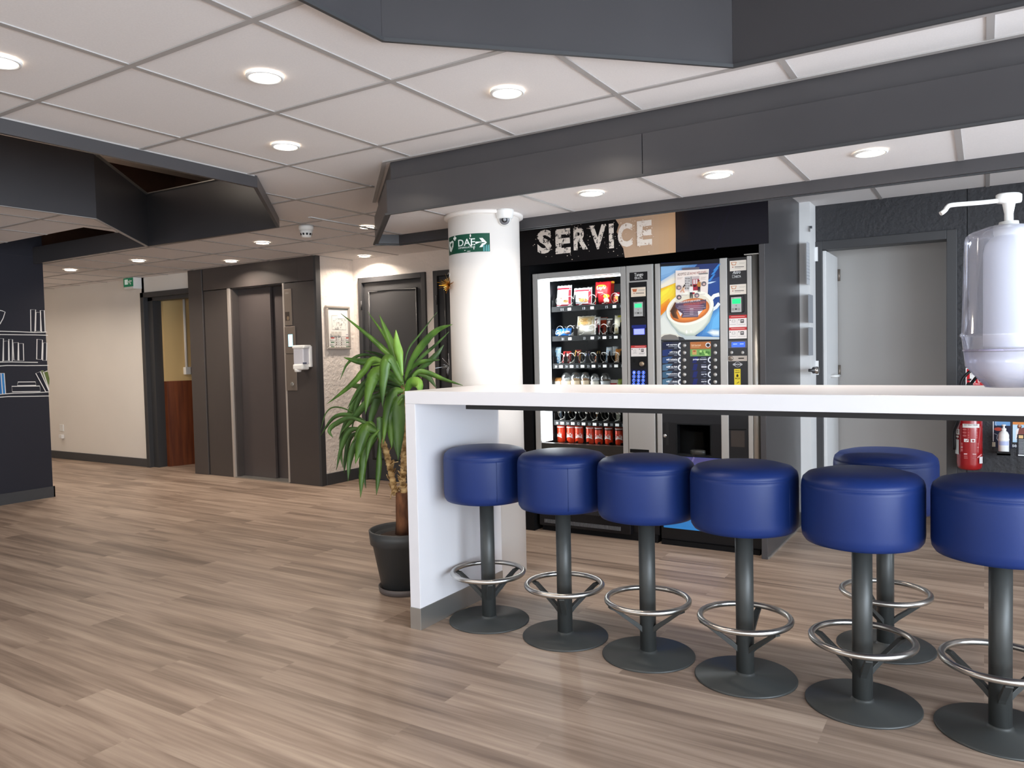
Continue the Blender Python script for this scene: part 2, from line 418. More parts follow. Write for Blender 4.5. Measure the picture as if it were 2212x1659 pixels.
# ---- left part: navy wall with painted bookshelf, cream wall, open doorway
nv = struct(build('wall_navy', B(-8.6, -7.55, YF, 3.80, 0, 3.0), M['navy']), 'navy wall with painted white bookshelf')
build('baseboard', MB().box(-7.55, -7.537, YF, 3.812, 0, .102).box(-8.6, -7.537, 3.80, 3.812, 0, .102), M['base'], nv)
A = Art('x', -7.55, (0, 640, 6.9125))
W = 'e9e6e2'; LW = 13
def bk(pts, fill=None):
    if fill: A.poly(pts, fill)
    A.stroke(pts, LW, W, closed=True)
for l in ([(-60, 515), (0, 522), (250, 528), (520, 540), (700, 535)], [(-60, 570), (300, 575), (520, 577), (712, 582)], [(-60, 985), (150, 980), (400, 985), (565, 987)],
          [(-60, 1045), (100, 1033), (400, 1035), (725, 1032)], [(-60, 1470), (200, 1447), (500, 1440), (735, 1428)], [(-60, 1512), (120, 1497), (450, 1493), (738, 1488)]):
    A.stroke(l, LW, W)
bk([(455, 200), (530, 200), (520, 530), (460, 525)]); bk([(535, 240), (605, 240), (605, 522), (530, 520)]); bk([(600, 212), (660, 210), (672, 530), (618, 530)])
A.stroke([(-40, 205), (25, 215), (75, 235), (45, 330), (0, 410), (-30, 440)], LW, W)
bk([(-30, 630), (50, 632), (40, 970), (-30, 972)]); bk([(50, 672), (125, 665), (125, 962), (52, 965)]); bk([(130, 640), (185, 645), (182, 968), (138, 965)])
bk([(190, 695), (270, 690), (265, 960), (205, 955)]); bk([(275, 705), (345, 705), (352, 962), (280, 960)])
bk([(550, 640), (632, 652), (620, 945), (545, 940)]); bk([(640, 695), (695, 695), (690, 960), (635, 958)])
bk([(-60, 1150), (60, 1150), (82, 1455), (-60, 1462)], '3f86c4'); bk([(-60, 1150), (12, 1150), (35, 1458), (-60, 1462)], '2f6fb0')
bk([(265, 1280), (525, 1278), (535, 1330), (255, 1335)]); bk([(172, 1345), (590, 1340), (600, 1420), (180, 1425)])
A.poly([(605, 1110), (645, 1105), (720, 1290), (728, 1400)], '767e5e'); bk([(530, 1150), (600, 1125), (728, 1415), (680, 1425)], '23242f')
A.poly([(650, 1130), (705, 1115), (735, 1230), (732, 1330)], '63713f'); A.stroke([(705, 1115), (645, 1135), (728, 1400)], LW, W)
A.build('bookshelf_drawing', nv)
X0, X1 = -8.555, -7.60
w = MB(); w.box(XL, X0+.05, 5.42, 5.52, 0, CEIL); w.box(X0, -7.54, 5.42, 5.52, 2.06, CEIL); w.box(X1, -7.3, 5.42, 5.52, 0, CEIL)
struct(build('wall_cream', w, M['cream']), 'cream wall with an open dark-framed doorway')
struct(build('baseboard_left', B(XL, X0, 5.405, 5.42, 0, .10), M['base'], bev=.003))
d1 = struct(build('door_1', MB().box(X0, X0+.065, 5.395, 5.56, 0, 2.09).box(X0, X1+.09, 5.395, 5.56, 2.03, 2.09).box(X1+.03, X1+.09, 5.395, 5.56, 0, 2.09), M['darkfr'], bev=.003), 'open doorway with a dark frame')
build('inner_jamb', MB().box(X0+.065, X0+.16, 5.45, 5.56, 0, 2.04).box(X0+.065, X1+.03, 5.45, 5.56, 1.99, 2.03), M['darkfr'], d1)
# corridor beyond the doorway
cw = [(-8.39, 5.56), (-8.34, 5.56), (-7.98, 7.0), (-8.39, 7.0)]
co = MB().prism([(-8.5, 5.56), (-8.36, 5.56), (-7.84, 7.2), (-8.5, 7.2)], 1.03, 2.5, 0)
co.prism([(-8.5, 5.56), (-8.345, 5.56), (-7.825, 7.2), (-8.5, 7.2)], 0, 1.03, 1)
co.box(-8.5, -6.9, 7.2, 7.25, 0, 2.5, 0); co.box(-7.0, -6.9, 5.56, 7.2, 0, 2.5, 0); co.box(-8.5, -6.9, 5.56, 7.25, 2.45, 2.5, 0)
struct(build('wall_corridor', co, [M['ochre'], M['dado']]), 'ochre corridor wall over a dark wood dado')
def on_cor(x, y):
    d = ray(x, y); a = Vector((-8.36, 5.56, 0)); u = Vector((.52, 1.64, 0)).normalized(); n = Vector((u.y, -u.x, 0)); t = (a-CO).dot(n)/d.dot(n); return CO+d*t
p, q = on_cor(396, 655), on_cor(402, 800)
struct(build('trim_6', MB().tube([p+Vector((.012, 0, .1)), Vector((p.x, p.y, q.z))+Vector((.012, 0, 0))], .016, 8), M['cream']), 'cream conduit on the corridor wall')
sw = thing('light_switch', 'small white and black switch box on the corridor wall above the dado', 'switch', on_cor(404, 801))
p, q = on_cor(396, 801), on_cor(409, 801)
build('back_box', B(p.x, p.x+.05, p.y, p.y+.10, p.z-.045, p.z+.045), M['whitep'], sw, bev=.004)
build('rocker', B(q.x-.02, q.x+.05, q.y, q.y+.12, q.z-.045, q.z+.045), M['black'], sw, bev=.004)

# ---- lift
lf = thing('elevator', 'dark grey steel lift front with telescopic sliding doors in the lobby', 'elevator', (-6.5, 5.33, 0))
Y = 5.33; dx0, dx1, dz = -6.825, -6.02, 2.02
build('side_panel', B(-7.54, -7.30, Y, 5.9, 0, CEIL), M['lift'], lf, bev=.003)
build('front_panel', B(-7.285, dx0-.055, Y+.012, Y+.06, 0, 2.025), M['lift'], lf, bev=.002)
build('header', B(-7.285, -5.80, Y+.004, Y+.06, 2.032, CEIL), M['lift'], lf, bev=.002)
build('front_panel', B(dx1+.02, -5.575, Y, Y+.06, 0, 2.025), M['lift'], lf, bev=.002)
build('side_panel', B(-5.795, -5.575, Y, 5.45, 2.03, CEIL), M['lift'], lf, bev=.002)
build('core', MB().box(-7.30, dx0-.02, Y+.06, 6.2, 0, CEIL).box(dx1+.06, -5.62, Y+.06, 6.2, 0, CEIL).box(dx0-.02, dx1+.06, Y+.06, 6.2, dz+.01, CEIL).box(dx0-.1, dx1+.06, 6.0, 6.2, 0, dz), M['lift'], lf)
build('jamb', MB().box(dx0-.055, dx0-.02, Y-.002, Y+.02, 0, 2.03), M['alub'], lf, bev=.002)
build('jamb', MB().box(dx1-.004, dx1+.02, Y-.002, Y+.02, 0, 2.03), M['alub'], lf, bev=.002)
build('door_reveal', MB().box(dx0-.02, dx0+.0, Y+.02, Y+.17, 0, dz).box(dx1, dx1+.02, Y+.02, Y+.17, 0, dz).box(dx0, dx1, Y+.02, Y+.17, dz, dz+.02), M['lift'], lf)
build('door_leaf', B(dx0, dx0+.50, Y+.10, Y+.13, .012, dz), M['liftdoor'], lf, bev=.002)
build('door_leaf', B(dx0+.45, dx1, Y+.145, Y+.175, .012, dz), M['liftdoor'], lf, bev=.002)
build('sill', B(dx0-.02, dx1+.02, Y-.01, Y+.20, 0, .012), M['alu'], lf)
ip = build('indicator_plate', B(-5.995, -5.89, Y-.006, Y, 1.60, 1.965), M['plate'], lf, bev=.002)
A = Art('y', Y-.006, (600, 620, 6.383)); A.rect(103, 345, 165, 462, '3d342f'); A.ell(142, 430, 16, 28, '7c6a55'); A.build('indicator_window', ip)
A = Art('y', Y-.006, (600, 620, 6.383)); A.ell(125, 85, 28, 12, '9c9288'); A.build('loudspeaker', ip)
sp = build('display_plate', B(-6.0, -5.852, Y-.010, Y, 1.318, 1.59), M['plate'], lf, bev=.002)
A = Art('y', Y-.010, (600, 620, 6.383)); A.rect(138, 650, 212, 824, '6f7f86'); A.rect(144, 656, 208, 818, 'a9e6f2', emit=1.6); A.build('display_screen', sp)
bp = build('button_plate', B(-6.005, -5.85, Y-.006, Y, .945, 1.312), M['plate'], lf, bev=.002)
c = aty(631, 830, Y-.01); build('call_button', MB().lathe([(.022, 0), (.022, .006), (.014, .009), (0, .009)], (c.x, Y-.006, c.z), 20, axis='-y'), M['alu'], bp)
# wall-hung soap dispenser beside the lift
c0, c1 = aty(640, 746, Y-.05), aty(668, 803, Y-.05)
sd = thing('soap_dispenser', 'wall-hung white soap dispenser with clear tank beside the lift buttons', 'dispenser', (c0.x, Y, c1.z))
xa, xb, za, zb = c0.x, c1.x, c1.z, c0.z
build('back_plate', B(xa+.01, xb, Y-.03, Y, za+.045, zb-.012), M['whitep'], sd, bev=.006)
build('lid', B(xa, xb-.006, Y-.11, Y, zb-.035, zb), M['whitep'], sd, bev=.012)
build('tank', B(xa+.008, xb-.02, Y-.10, Y-.02, za+.075, zb-.034), M['tub'], sd, bev=.008)
build('push_bar', B(xa+.008, xb-.025, Y-.115, Y-.02, za+.02, za+.078), M['whitep'], sd, bev=.014)
build('nozzle', MB().lathe([(.03, -.012), (.034, 0), (.03, .02), (.012, .03)], (xa+.05, Y-.085, za+.012), 20), M['whitep'], sd)
A = Art('y', Y-.101, (600, 620, 6.383)); A.rect(345, 1040, 400, 1062, '4a4f63'); A.build('level_label', sd)

# ---- render wall beside the lift, back wall with two panelled doors
struct(build('wall_side', B(-5.62, -5.55, 5.39, 5.95, 0, CEIL), M['rough']), 'rough white side wall next to the lift')
struct(build('trim_7', B(-5.575, -5.545, 5.33, 5.39, 0, CEIL), M['darkfr']), 'dark corner post where the lift front ends')
struct(build('baseboard_side', B(-5.55, -5.538, 5.39, 5.85, 0, .115), M['base'], bev=.003))
YW = 5.85
w = MB(); w.box(-5.62, -5.46, YW, YW+.1, 0, CEIL); w.box(-5.46, -3.4, YW, YW+.1, 2.05, CEIL); w.box(-4.60, -4.50, YW, YW+.1, 0, 2.05); w.box(-3.62, -2.8, YW, YW+.1, 0, CEIL)
struct(build('wall_back', w, M['rough']), 'rough white back wall with two dark doors')
struct(build('baseboard_back', MB().box(-5.538, -5.47, YW-.012, YW, 0, .1).box(-4.59, -4.51, YW-.012, YW, 0, .1), M['base']))
def paneldoor(n, x0, x1, label, hside):
    d = struct(build('door_%d' % n, MB().box(x0+.05, x1-.05, YW+.005, YW+.045, .01, 2.02), M['darkfr'], bev=.002), label)
    build('frame', MB().box(x0, x0+.05, YW-.025, YW+.08, 0, 2.075).box(x1-.05, x1, YW-.025, YW+.08, 0, 2.075).box(x0+.05, x1-.05, YW-.025, YW+.08, 2.022, 2.075), M['darkfr'], d, bev=.004)
    for z0, z1 in ((1.02, 1.93), (.22, .86)):
        a, b = x0+.125, x1-.125
        build('moulding', MB().tube([(a, YW+.002, z0), (b, YW+.002, z0), (b, YW+.002, z1), (a, YW+.002, z1)], .014, 8, True), M['darkfr'], d)
    hx = x1-.115 if hside else x0+.12
    h = build('lock_plate', B(hx-.025, hx+.025, YW-.004, YW+.005, .93, 1.10), M['plate'], d, bev=.002)
    build('door_handle', MB().tube([(hx, YW, 1.05), (hx, YW-.05, 1.05), (hx-.11 if hside else hx+.11, YW-.05, 1.05)], .009, 8), M['plate'], h)
    for z in (1.75, .3): build('hinge', MB().tube([((x0+.045 if hside else x1-.045), YW-.028, z), ((x0+.045 if hside else x1-.045), YW-.028, z+.09)], .009, 8), M['darkfr'], d)
paneldoor(2, -5.463, -4.590, 'dark panelled door behind the potted plant', True)
paneldoor(3, -4.495, -3.62, 'dark panelled door half hidden by the white column', True)

# ---- white column with flange
CX, CY, CR = -2.462, 3.685, .206
cl = build('column', MB().lathe([(CR, 0), (CR, SOF)], (CX, CY, 0), 64), M['colw'], loc=(CX, CY, 0)); struct(cl)
tag(cl, 'round white column standing behind the left end of the counter', 'column')
build('flange', MB().lathe([(CR, SOF-.02), (CR+.022, SOF-.017), (CR+.022, SOF), (CR, SOF)], (CX, CY, 0), 64), M['colw'], cl)

# ---- alcove around the machines
al = MB(); al.box(-2.80, -2.725, 4.64, 5.7, 0, CEIL); al.box(-2.80, -1.13, 5.6, 5.7, 0, CEIL); al.box(-2.80, -1.13, 4.80, 5.6, 2.1, CEIL)
struct(build('wall_alcove', al, M['matt']), 'black recess holding the two vending machines')
struct(build('wall_partition', B(-1.135, -1.10, 4.615, 5.62, 0, CEIL), M['dark'], bev=.002), 'dark grey partition panel right of the coffee machine')
struct(build('trim_8', B(-1.10, -1.094, 4.63, 5.62, 0, .012), M['alu']), 'thin pale sealing strip at the foot of the partition')
struct(build('wall_poster', MB().box(-3.3, -2.80, 4.70, 4.76, 0, CEIL).box(-3.3, -3.24, 4.76, 5.85, 0, CEIL), M['matt']), 'black wall panel between the column and the machines')
# ---- white riser door, dark render wall on the right, grey door in its recess
rs = struct(build('wall_riser', B(-1.10, -1.03, 5.60, 5.81, .10, CEIL), M['wpaint']), 'narrow white service duct with vents and knob')
A = Art('x', -1.03, (1740, 480, 4.61))
A.rect(8, 190, 42, 625, 'c3c6cb')
for i in range(12): A.rect(10, 205+i*32, 40, 222+i*32, '8f949c')
A.rect(22, 715, 72, 1005, '9a9da3'); A.rect(24, 1045, 72, 1325, '9a9da3')
A.stroke([(40, 95), (40, 50), (62, 50)], 5, '55585e'); A.build('vent', rs)
k = atx(1750, 800, -1.02); build('knob', MB().lathe([(.012, 0), (.012, .02), (.026, .03), (.026, .06), (.02, .066), (0, .066)], (-1.03, k.y, k.z), 20, axis='x'), M['chrome'], rs)
for y in (548, 795):
    k = atx(1760, y, -1.025); build('hinge', MB().box(-1.034, -1.012, 5.785, 5.806, k.z-.05, k.z+.05), M['wpaint'], rs)
struct(build('baseboard_riser', B(-1.10, -1.028, 5.58, 5.81, 0, .10), M['base']))
DX0, DX1, DZ = -.985, -.215, 1.955
w = MB(); w.box(-1.2, DX0-.06, YB, YB+.12, 0, CEIL); w.box(DX0-.06, DX1+.06, YB, YB+.12, DZ+.06, CEIL); w.box(DX1+.06, -.10, YB, YB+.12, 0, CEIL); w.box(-.096, XR, YB, YB+.12, 0, CEIL)
struct(build('wall_right_back', w, M['darkw']), 'anthracite textured wall behind the counter')
d4 = struct(build('door_4', MB().box(DX0-.06, DX0, YB-.012, YB+.14, 0, DZ+.06).box(DX1, DX1+.06, YB-.012, YB+.14, 0, DZ+.06).box(DX0, DX1, YB-.012, YB+.14, DZ, DZ+.06), M['darkfr'], bev=.003), 'open dark-framed doorway with a grey door at its back')
YD = 6.36
build('recess', MB().box(DX0-.16, DX0-.03, YB+.14, YD+.06, 0, 2.2).box(DX1+.03, DX1+.16, YB+.14, YD+.06, 0, 2.2).box(DX0-.16, DX1+.16, YB+.14, YD+.06, 2.1, 2.2), M['dgrey'], d4)
build('grey_door', B(DX0-.16, DX1+.16, YD, YD+.04, 0, 2.2), M['dgrey'], d4)
lv = build('white_leaf', B(DX0-.022, DX0+.02, YB+.02, YD-.02, .01, DZ-.005), M['wpaint'], d4, bev=.002)
h = atx(1797, 812, DX0+.02); build('lever', MB().tube([(DX0+.02, h.y-.05, h.z), (DX0+.06, h.y-.05, h.z), (DX0+.062, h.y+.08, h.z)], .010, 8), M['whitep'], lv)
for y in (598, 802):
    h = atx(1814, y, DX0+.02); build('hinge', MB().tube([(DX0+.028, YD-.012, h.z-.04), (DX0+.028, YD-.012, h.z+.05)], .010, 8), M['plate'], lv)
# ---- shell behind and beside the camera, with side windows for daylight and front ones added for fill
def winwall(name, axis, c, a0, a1, wins, out):
    w = MB(); e = [a0]+[v for p in wins for v in p]+[a1]; z0, z1 = .35, 2.15
    bx = (lambda a, b, z, y: w.box(c, c+out*.15, a, b, z, y)) if axis == 'x' else (lambda a, b, z, y: w.box(a, b, c, c+out*.15, z, y))
    for i in range(0, len(e), 2): bx(e[i], e[i+1], 0, CEIL)
    for a, b in wins: bx(a, b, 0, z0); bx(a, b, z1, CEIL)
    struct(build(name, w, M['wpaint']))
    return z0, z1
WR = [(-2.9, -.9), (-.5, 1.5), (1.9, 3.9)]; WF = [(-6.9, -4.7), (-4.1, -1.9), (-1.3, .9), (1.3, 3.1)]  # front windows are unseen, added to brighten floor and lobby
z0, z1 = winwall('wall_right', 'x', XR, YF, 7.0, WR, 1)
winwall('wall_front', 'y', YF, -7.6, XR, WF, -1)
struct(build('wall_left', MB().box(XL-.1, XL, 3.5, 5.6, 0, CEIL).box(XL, -8.5, 3.4, 3.5, 0, CEIL), M['cream']))
n = 0
for axis, L in (('x', WR), ('y', WF)):
    for a, b in L:
        n += 1; f = MB(); t = .05
        def bx(p, q, z, y, d0=.03, d1=.09):
            if axis == 'x': f.box(XR+d0, XR+d1, p, q, z, y)
            else: f.box(p, q, YF-d1, YF-d0, z, y)
        bx(a, a+t, z0, z1); bx(b-t, b, z0, z1); bx(a+t, b-t, z0, z0+t); bx(a+t, b-t, z1-t, z1); bx((a+b)/2-.025, (a+b)/2+.025, z0+t, z1-t)
        wn = struct(build('window_%d' % n, f, M['whitep']))
        f = MB(); bx(a+t, b-t, z0+t, z1-t, .055, .061); build('pane', f, M['glass'], wn)
        ld = bpy.data.lights.new('daylight', 'AREA'); ld.shape = 'RECTANGLE'; ld.size = b-a-.1; ld.size_y = z1-z0-.1
        ld.energy = 185 if axis == 'x' else 34; ld.color = (.78, .89, 1.0) if axis == 'x' else (.96, .98, 1)
        lo = bpy.data.objects.new('daylight', ld); COL.objects.link(lo)
        if axis == 'x': lo.location = (XR-.02, (a+b)/2, (z0+z1)/2); lo.rotation_euler = (PI/2, 0, PI/2)
        else: lo.location = ((a+b)/2, YF+.02, (z0+z1)/2); lo.rotation_euler = (PI/2, 0, 0)

# ================================================================== DOWNLIGHTS
PWR, PWL, PWS = 4, 10, 5
def downlight(x, y, z, label, power=PWR):
    t = thing('ceiling_downlight', label, 'ceiling light', (x, y, z), 'round ceiling downlights')
    build('trim_ring', MB().lathe([(.052, -.001), (.056, -.007), (.064, -.006), (.066, 0)], (x, y, z-.004), 28), M['whitep'], t)
    build('lens', MB().lathe([(.0, -.0055), (.052, -.0055), (.053, .002)], (x, y, z-.004), 28), M['led'], t)
    l = bpy.data.lights.new('lamp', 'AREA'); l.shape = 'DISK'; l.size = .1; l.energy = power; l.color = (1, .87, .74); l.spread = math.radians(150)
    o = bpy.data.objects.new('lamp', l); COL.objects.link(o); o.location = (0, 0, -.014); o.parent = t
for px, py, lab in ((-2, 128, 'downlight cut by the left edge of the photo'), (572, 162, 'large bright downlight in the tile left of the big dark ceiling opening'),
        (617, 313, 'downlight between the left ceiling opening and the dropped bulkhead'), (1096, 196, 'downlight just below the big dark ceiling opening overhead'),
        (567, 523, 'lobby downlight nearest the pointed end of the left ceiling opening'), (793, 489, 'lobby downlight touching the corner of the dropped bulkhead'),
        (787, 552, 'downlight close above the panelled door and rough wall'), (499, 563, 'downlight right in front of the lift header'),
        (299, 562, 'lobby downlight above the exit sign'), (152, 582, 'farthest left lobby downlight next to the navy wall')):
    p = atz(px, py, CEIL); downlight(p.x, p.y, CEIL-.002, 'round white '+lab, PWL if p.y > 4 else PWR)
for px, py, lab in ((1285, 418, 'leftmost of three downlights in the low soffit over the counter'), (1553, 377, 'middle of three downlights in the low soffit over the counter'),
        (1880, 326, 'rightmost of three downlights in the low soffit over the counter')):
    p = atz(px, py, SOF); downlight(p.x, 3.47, SOF, lab, PWS)
for x, y, w_, q_ in ((-9.5, 4.45, 6, 'nearer'), (-10.6, 4.45, 4, 'farther')): downlight(x, y, CEIL-.002, q_+' of two added unseen lobby downlights behind the navy wall', w_)  # unseen pair, added to brighten the cream wall
p = atz(661, 487, CEIL)
sm = thing('smoke_detector', 'white cone smoke detector on the lobby ceiling', 'smoke detector', (p.x, p.y, CEIL))
build('base', MB().lathe([(.054, 0), (.056, -.016), (.050, -.034)], (p.x, p.y, CEIL-.004), 24), M['whitep'], sm)
build('chamber', MB().lathe([(.050, -.034), (.033, -.086), (0, -.088)], (p.x, p.y, CEIL-.004), 24), M['whitep'], sm)
sl = MB()
for k in range(10):
    a = 2*PI*k/10; r = .0425; sl.add([(p.x+(r+dz*.1)*math.cos(a+da), p.y+(r+dz*.1)*math.sin(a+da), CEIL-.070+dz*.1*3.0) for da, dz in ((-.18, -.02), (.18, -.02), (.18, .03), (-.18, .03))], [(0, 1, 2, 3)])
build('slot', sl, M['black'], sm)
# exit sign box
p0, p1 = aty(267.5, 601, 5.31), aty(288, 621, 5.31)
ex = thing('exit_sign', 'small green and white emergency exit lamp on the cream wall', 'exit sign', (p0.x, 5.42, p1.z))
build('housing', B(p0.x, p1.x, 5.31, 5.42, p1.z-.012, p0.z+.012), M['whitep'], ex, bev=.006)
A = Art('y', 5.31, (0, 480, 2.675)); A.rect(713, 326, 771, 370, '1f7a55', emit=.25); A.rect(720, 333, 740, 360, 'dff2e6', emit=.25)
A.stroke([(752, 334), (748, 346), (756, 358)], 6, 'dff2e6'); A.stroke([(738, 345), (750, 342), (762, 338)], 5, 'dff2e6'); A.poly([(742, 340), (742, 356), (732, 348)], 'dff2e6'); A.build('pictogram', ex)
# wall outlet
p = aty(135, 928, 5.42); q = aty(139, 940, 5.42)
ol = thing('wall_outlet', 'small white wall outlet low on the cream wall', 'outlet', (p.x, 5.42, q.z))
build('plate', B(p.x-.05, p.x+.04, 5.408, 5.42, p.z-.02, p.z+.07), M['whitep'], ol, bev=.003)
build('plug', B(q.x-.05, q.x+.02, 5.37, 5.408, q.z-.04, q.z+.01), M['whitep'], ol, bev=.004)
# evacuation plan on the side wall
a, b = atx(704, 660, -5.53), atx(758, 755, -5.53)
ev = thing('evacuation_plan', 'framed evacuation plan on the rough wall beside the lift', 'wall plan', (-5.55, (a.y+b.y)/2, b.z))
y0, y1, z0, z1 = a.y, b.y, b.z, a.z+.004
fr = MB(); t = .026
fr.box(-5.55, -5.525, y0, y1, z0, z0+t).box(-5.55, -5.525, y0, y1, z1-t, z1).box(-5.55, -5.525, y0, y0+t, z0+t, z1-t).box(-5.55, -5.525, y1-t, y1, z0+t, z1-t)
build('frame', fr, M['alub'], ev, bev=.006)
A = Art('x', -5.54, (600, 620, 6.383)); A.rectuv(y0+t, z0+t, y1-t, z1-t, 'f3f0ea')
A.rect(700, 292, 968, 312, '2f6a4a'); A.text('PLAN D\'EVACUATION', 752, 296, 912, 309, 'e8efe8', .02)
A.stroke([(742, 395), (822, 395), (822, 438), (945, 440), (942, 592), (752, 588), (742, 395)], 3, '6a6a6a')
rnd = random.Random(5)
for i in range(46):
    x, y = rnd.uniform(755, 935), rnd.uniform(440, 585); l = rnd.choice((8, 14, 24))
    A.stroke([(x, y), (x+l, y)] if rnd.random() < .5 else [(x, y), (x, y+l)], rnd.choice((2, 3, 4)), rnd.choice(('777777', '555555', '8a8a8a')))
for x in (728, 776, 826): A.rect(x, 615, x+44, 672, 'cfcac2')
A.rect(932, 652, 980, 662, '9a8f9c')
for y in (686, 748, 808): A.stroke([(712, y), (980, y)], 3, '777777')
for y, c in ((696, 'b0403a'), (756, '3d6b4c'), (818, '3d6b4c')): A.rect(722, y, 772, y+14, c); A.rect(930, y, 978, y+14, c)
for y in (698, 722, 758, 785, 822):
    for x in (790, 862): A.rect(x, y, x+12, y+14, '5a4040'); A.rect(x+18, y+2, x+52, y+9, 'a8a8a8')
A.build('plan_sheet', ev)

# ================================================================== COUNTER
TX1, TY0, TY1, TZ = 1.55, 2.70, 3.40, 1.103
ct = thing('bar_counter', 'long white laminate high counter with slab ends and metal kick plates', 'counter', (-.35, 3.05, 0))
build('top', B(-2.262, TX1, TY0, TY1, TZ-.058, TZ), M['white'], ct, bev=.0015)
for x0, x1 in ((-2.262, -2.204), (TX1-.058, TX1)):
    build('end_panel', B(x0, x1, TY0, TY1, .10, TZ-.058), M['white'], ct, bev=.0015)
    build('kick_plate', B(x0-.002, x1+.002, TY0-.002, TY1+.002, 0, .10), M['alu'], ct, bev=.001)
fx = -2.204
build('support_frame', MB().box(-1.97, TX1-.3, TY0+.07, TY0+.11, TZ-.082, TZ-.058).box(-1.97, TX1-.3, TY1-.11, TY1-.07, TZ-.082, TZ-.058).box(-1.97, -1.93, TY0+.11, TY1-.11, TZ-.082, TZ-.058).box(TX1-.34, TX1-.3, TY0+.11, TY1-.11, TZ-.082, TZ-.058), M['black'], ct)

# ================================================================== BAR STOOLS
GS = 'blue drum bar stools at the counter'
def make_stool(label):
    t = thing('bar_stool', label, 'bar stool', (0, 0, 0), GS)
    R = .199; pr = [(0, .578), (R-.03, .578), (R-.012, .583), (R-.003, .597), (R, .62), (R, .77)]
    pr += [(R-.001, .783), (R-.0035, .785), (R-.0015, .788), (R-.006, .802), (R-.022, .817), (R-.06, .827), (.08, .832), (0, .833)]
    s = build('seat', MB().lathe(pr, n=64), M['stool'], t)
    build('seam', MB().tube([((R+.0006)*math.cos(-1.9), (R+.0006)*math.sin(-1.9), z) for z in (.60, .69, .78)], .0009, 6), M['stool'], s)
    build('pole', MB().lathe([(.0335, .010), (.0335, .579)], n=32), M['powder'], t)
    build('base', MB().lathe([(.191, 0), (.191, .004), (.187, .008), (.04, .013), (.036, .02), (.0335, .024)], n=64), M['powder'], t)
    rz = .231
    build('footrest_ring', MB().tube([(.168*math.cos(2*PI*k/56), .168*math.sin(2*PI*k/56), rz) for k in range(56)], .0115, 12, True), M['steel'], t)
    for k in range(3):
        a = 2*PI*k/3; c, s_ = math.cos(a), math.sin(a); w = .011
        P = [(.030, .125), (.045, .139), (.150, .216), (.172, .219), (.172, .213), (.152, .203), (.050, .120), (.030, .100)]
        v = [(r*c-q*s_, r*s_+q*c, z) for q in (-w, w) for r, z in P]; n = len(P)
        build('bracket', MB().add(v, [tuple(range(n)), tuple(range(n, 2*n))[::-1]]+[(i, i+n, (i+1) % n+n, (i+1) % n) for i in range(n)]), M['powder'], t, bev=.001)
    return t
def dup(root, loc, rz, label):
    r = root.copy(); COL.objects.link(r); r.location = loc; r.rotation_euler = (0, 0, rz); r['label'] = label
    for ch in list(root.children):
        c = ch.copy(); COL.objects.link(c); c.parent = r
        for g in ch.children:
            d = g.copy(); COL.objects.link(d); d.parent = c
    return r
ST = [((-2.004, 2.967), 35, 'blue bar stool closest to the white end panel of the counter'), ((-1.590, 2.958), 22, 'second blue bar stool from the white end panel of the counter'),
      ((-1.187, 2.934), 75, 'third blue bar stool from the white end panel, in front of the snack machine edge'), ((-.781, 2.909), 55, 'fourth blue bar stool from the end panel, in front of the coffee machine'),
      ((-.365, 2.886), 132, 'fifth blue bar stool, overlapping the stool on the far side'), ((.045, 2.888), 125, 'blue bar stool cut by the right edge of the photo'),
      ((-.352, 3.488), 96, 'blue bar stool on the far side of the counter in front of the open doorway')]
s0 = make_stool(ST[0][2]); s0.location = (*ST[0][0], 0); s0.rotation_euler = (0, 0, math.radians(ST[0][1]+31.9))
for (x, y), a, l in ST[1:]: dup(s0, (x, y, 0), math.radians(a+31.9), l)
for k in (s0,)+tuple(s0.children): LOC[k] = Vector((0, 0, 0))

# ================================================================== POTTED PLANT
PX, PY = -2.665, 3.14
pl = thing('potted_yucca', 'potted yucca with long drooping green leaves beside the counter end', 'potted plant', (PX, PY, 0))
C0 = (PX, PY, 0)
build('saucer', MB().lathe([(.125, 0), (.138, .004), (.143, .034), (.138, .034), (.132, .012), (0, .012)], C0, 48), mat('saucer_taupe', '5d5654', .5), pl)
build('pot', MB().lathe([(.10, .012), (.122, .014), (.168, .262), (.179, .264), (.186, .335), (.178, .337), (.170, .325), (.160, .25), (0, .25)], C0, 48), M['pot'], pl)
build('inner_pot', MB().lathe([(.150, .24), (.155, .312), (.150, .314), (.145, .30), (.0, .297)], C0, 40), M['pot'], pl)
build('soil', MB().lathe([(.146, .296), (.10, .306), (0, .309)], C0, 32), M['soil'], pl)
def pp(x, y, dY=0.): return aty(680+x/2.476, 650+y/2.476, PY+dY)
tr = [pp(475, 1255), pp(477, 1180), pp(474, 1100), pp(476, 1025)]
b_ = MB().tube(tr, [.047, .044, .042, .044], 14); build('trunk', b_, M['bark'], pl)
def spline(P, n):
    P = [Vector(p) for p in P]; Q = [P[0]*2-P[1]]+P+[P[-1]*2-P[-2]]; out = []
    for i in range(1, len(Q)-2):
        for k in range(n):
            t = k/n; a, b, c, d = Q[i-1:i+3]
            out.append(.5*((2*b)+(c-a)*t+(2*a-5*b+4*c-d)*t*t+(3*b-a-3*c+d)*t**3))
    return out+[P[-1]]
rnd = random.Random(3)
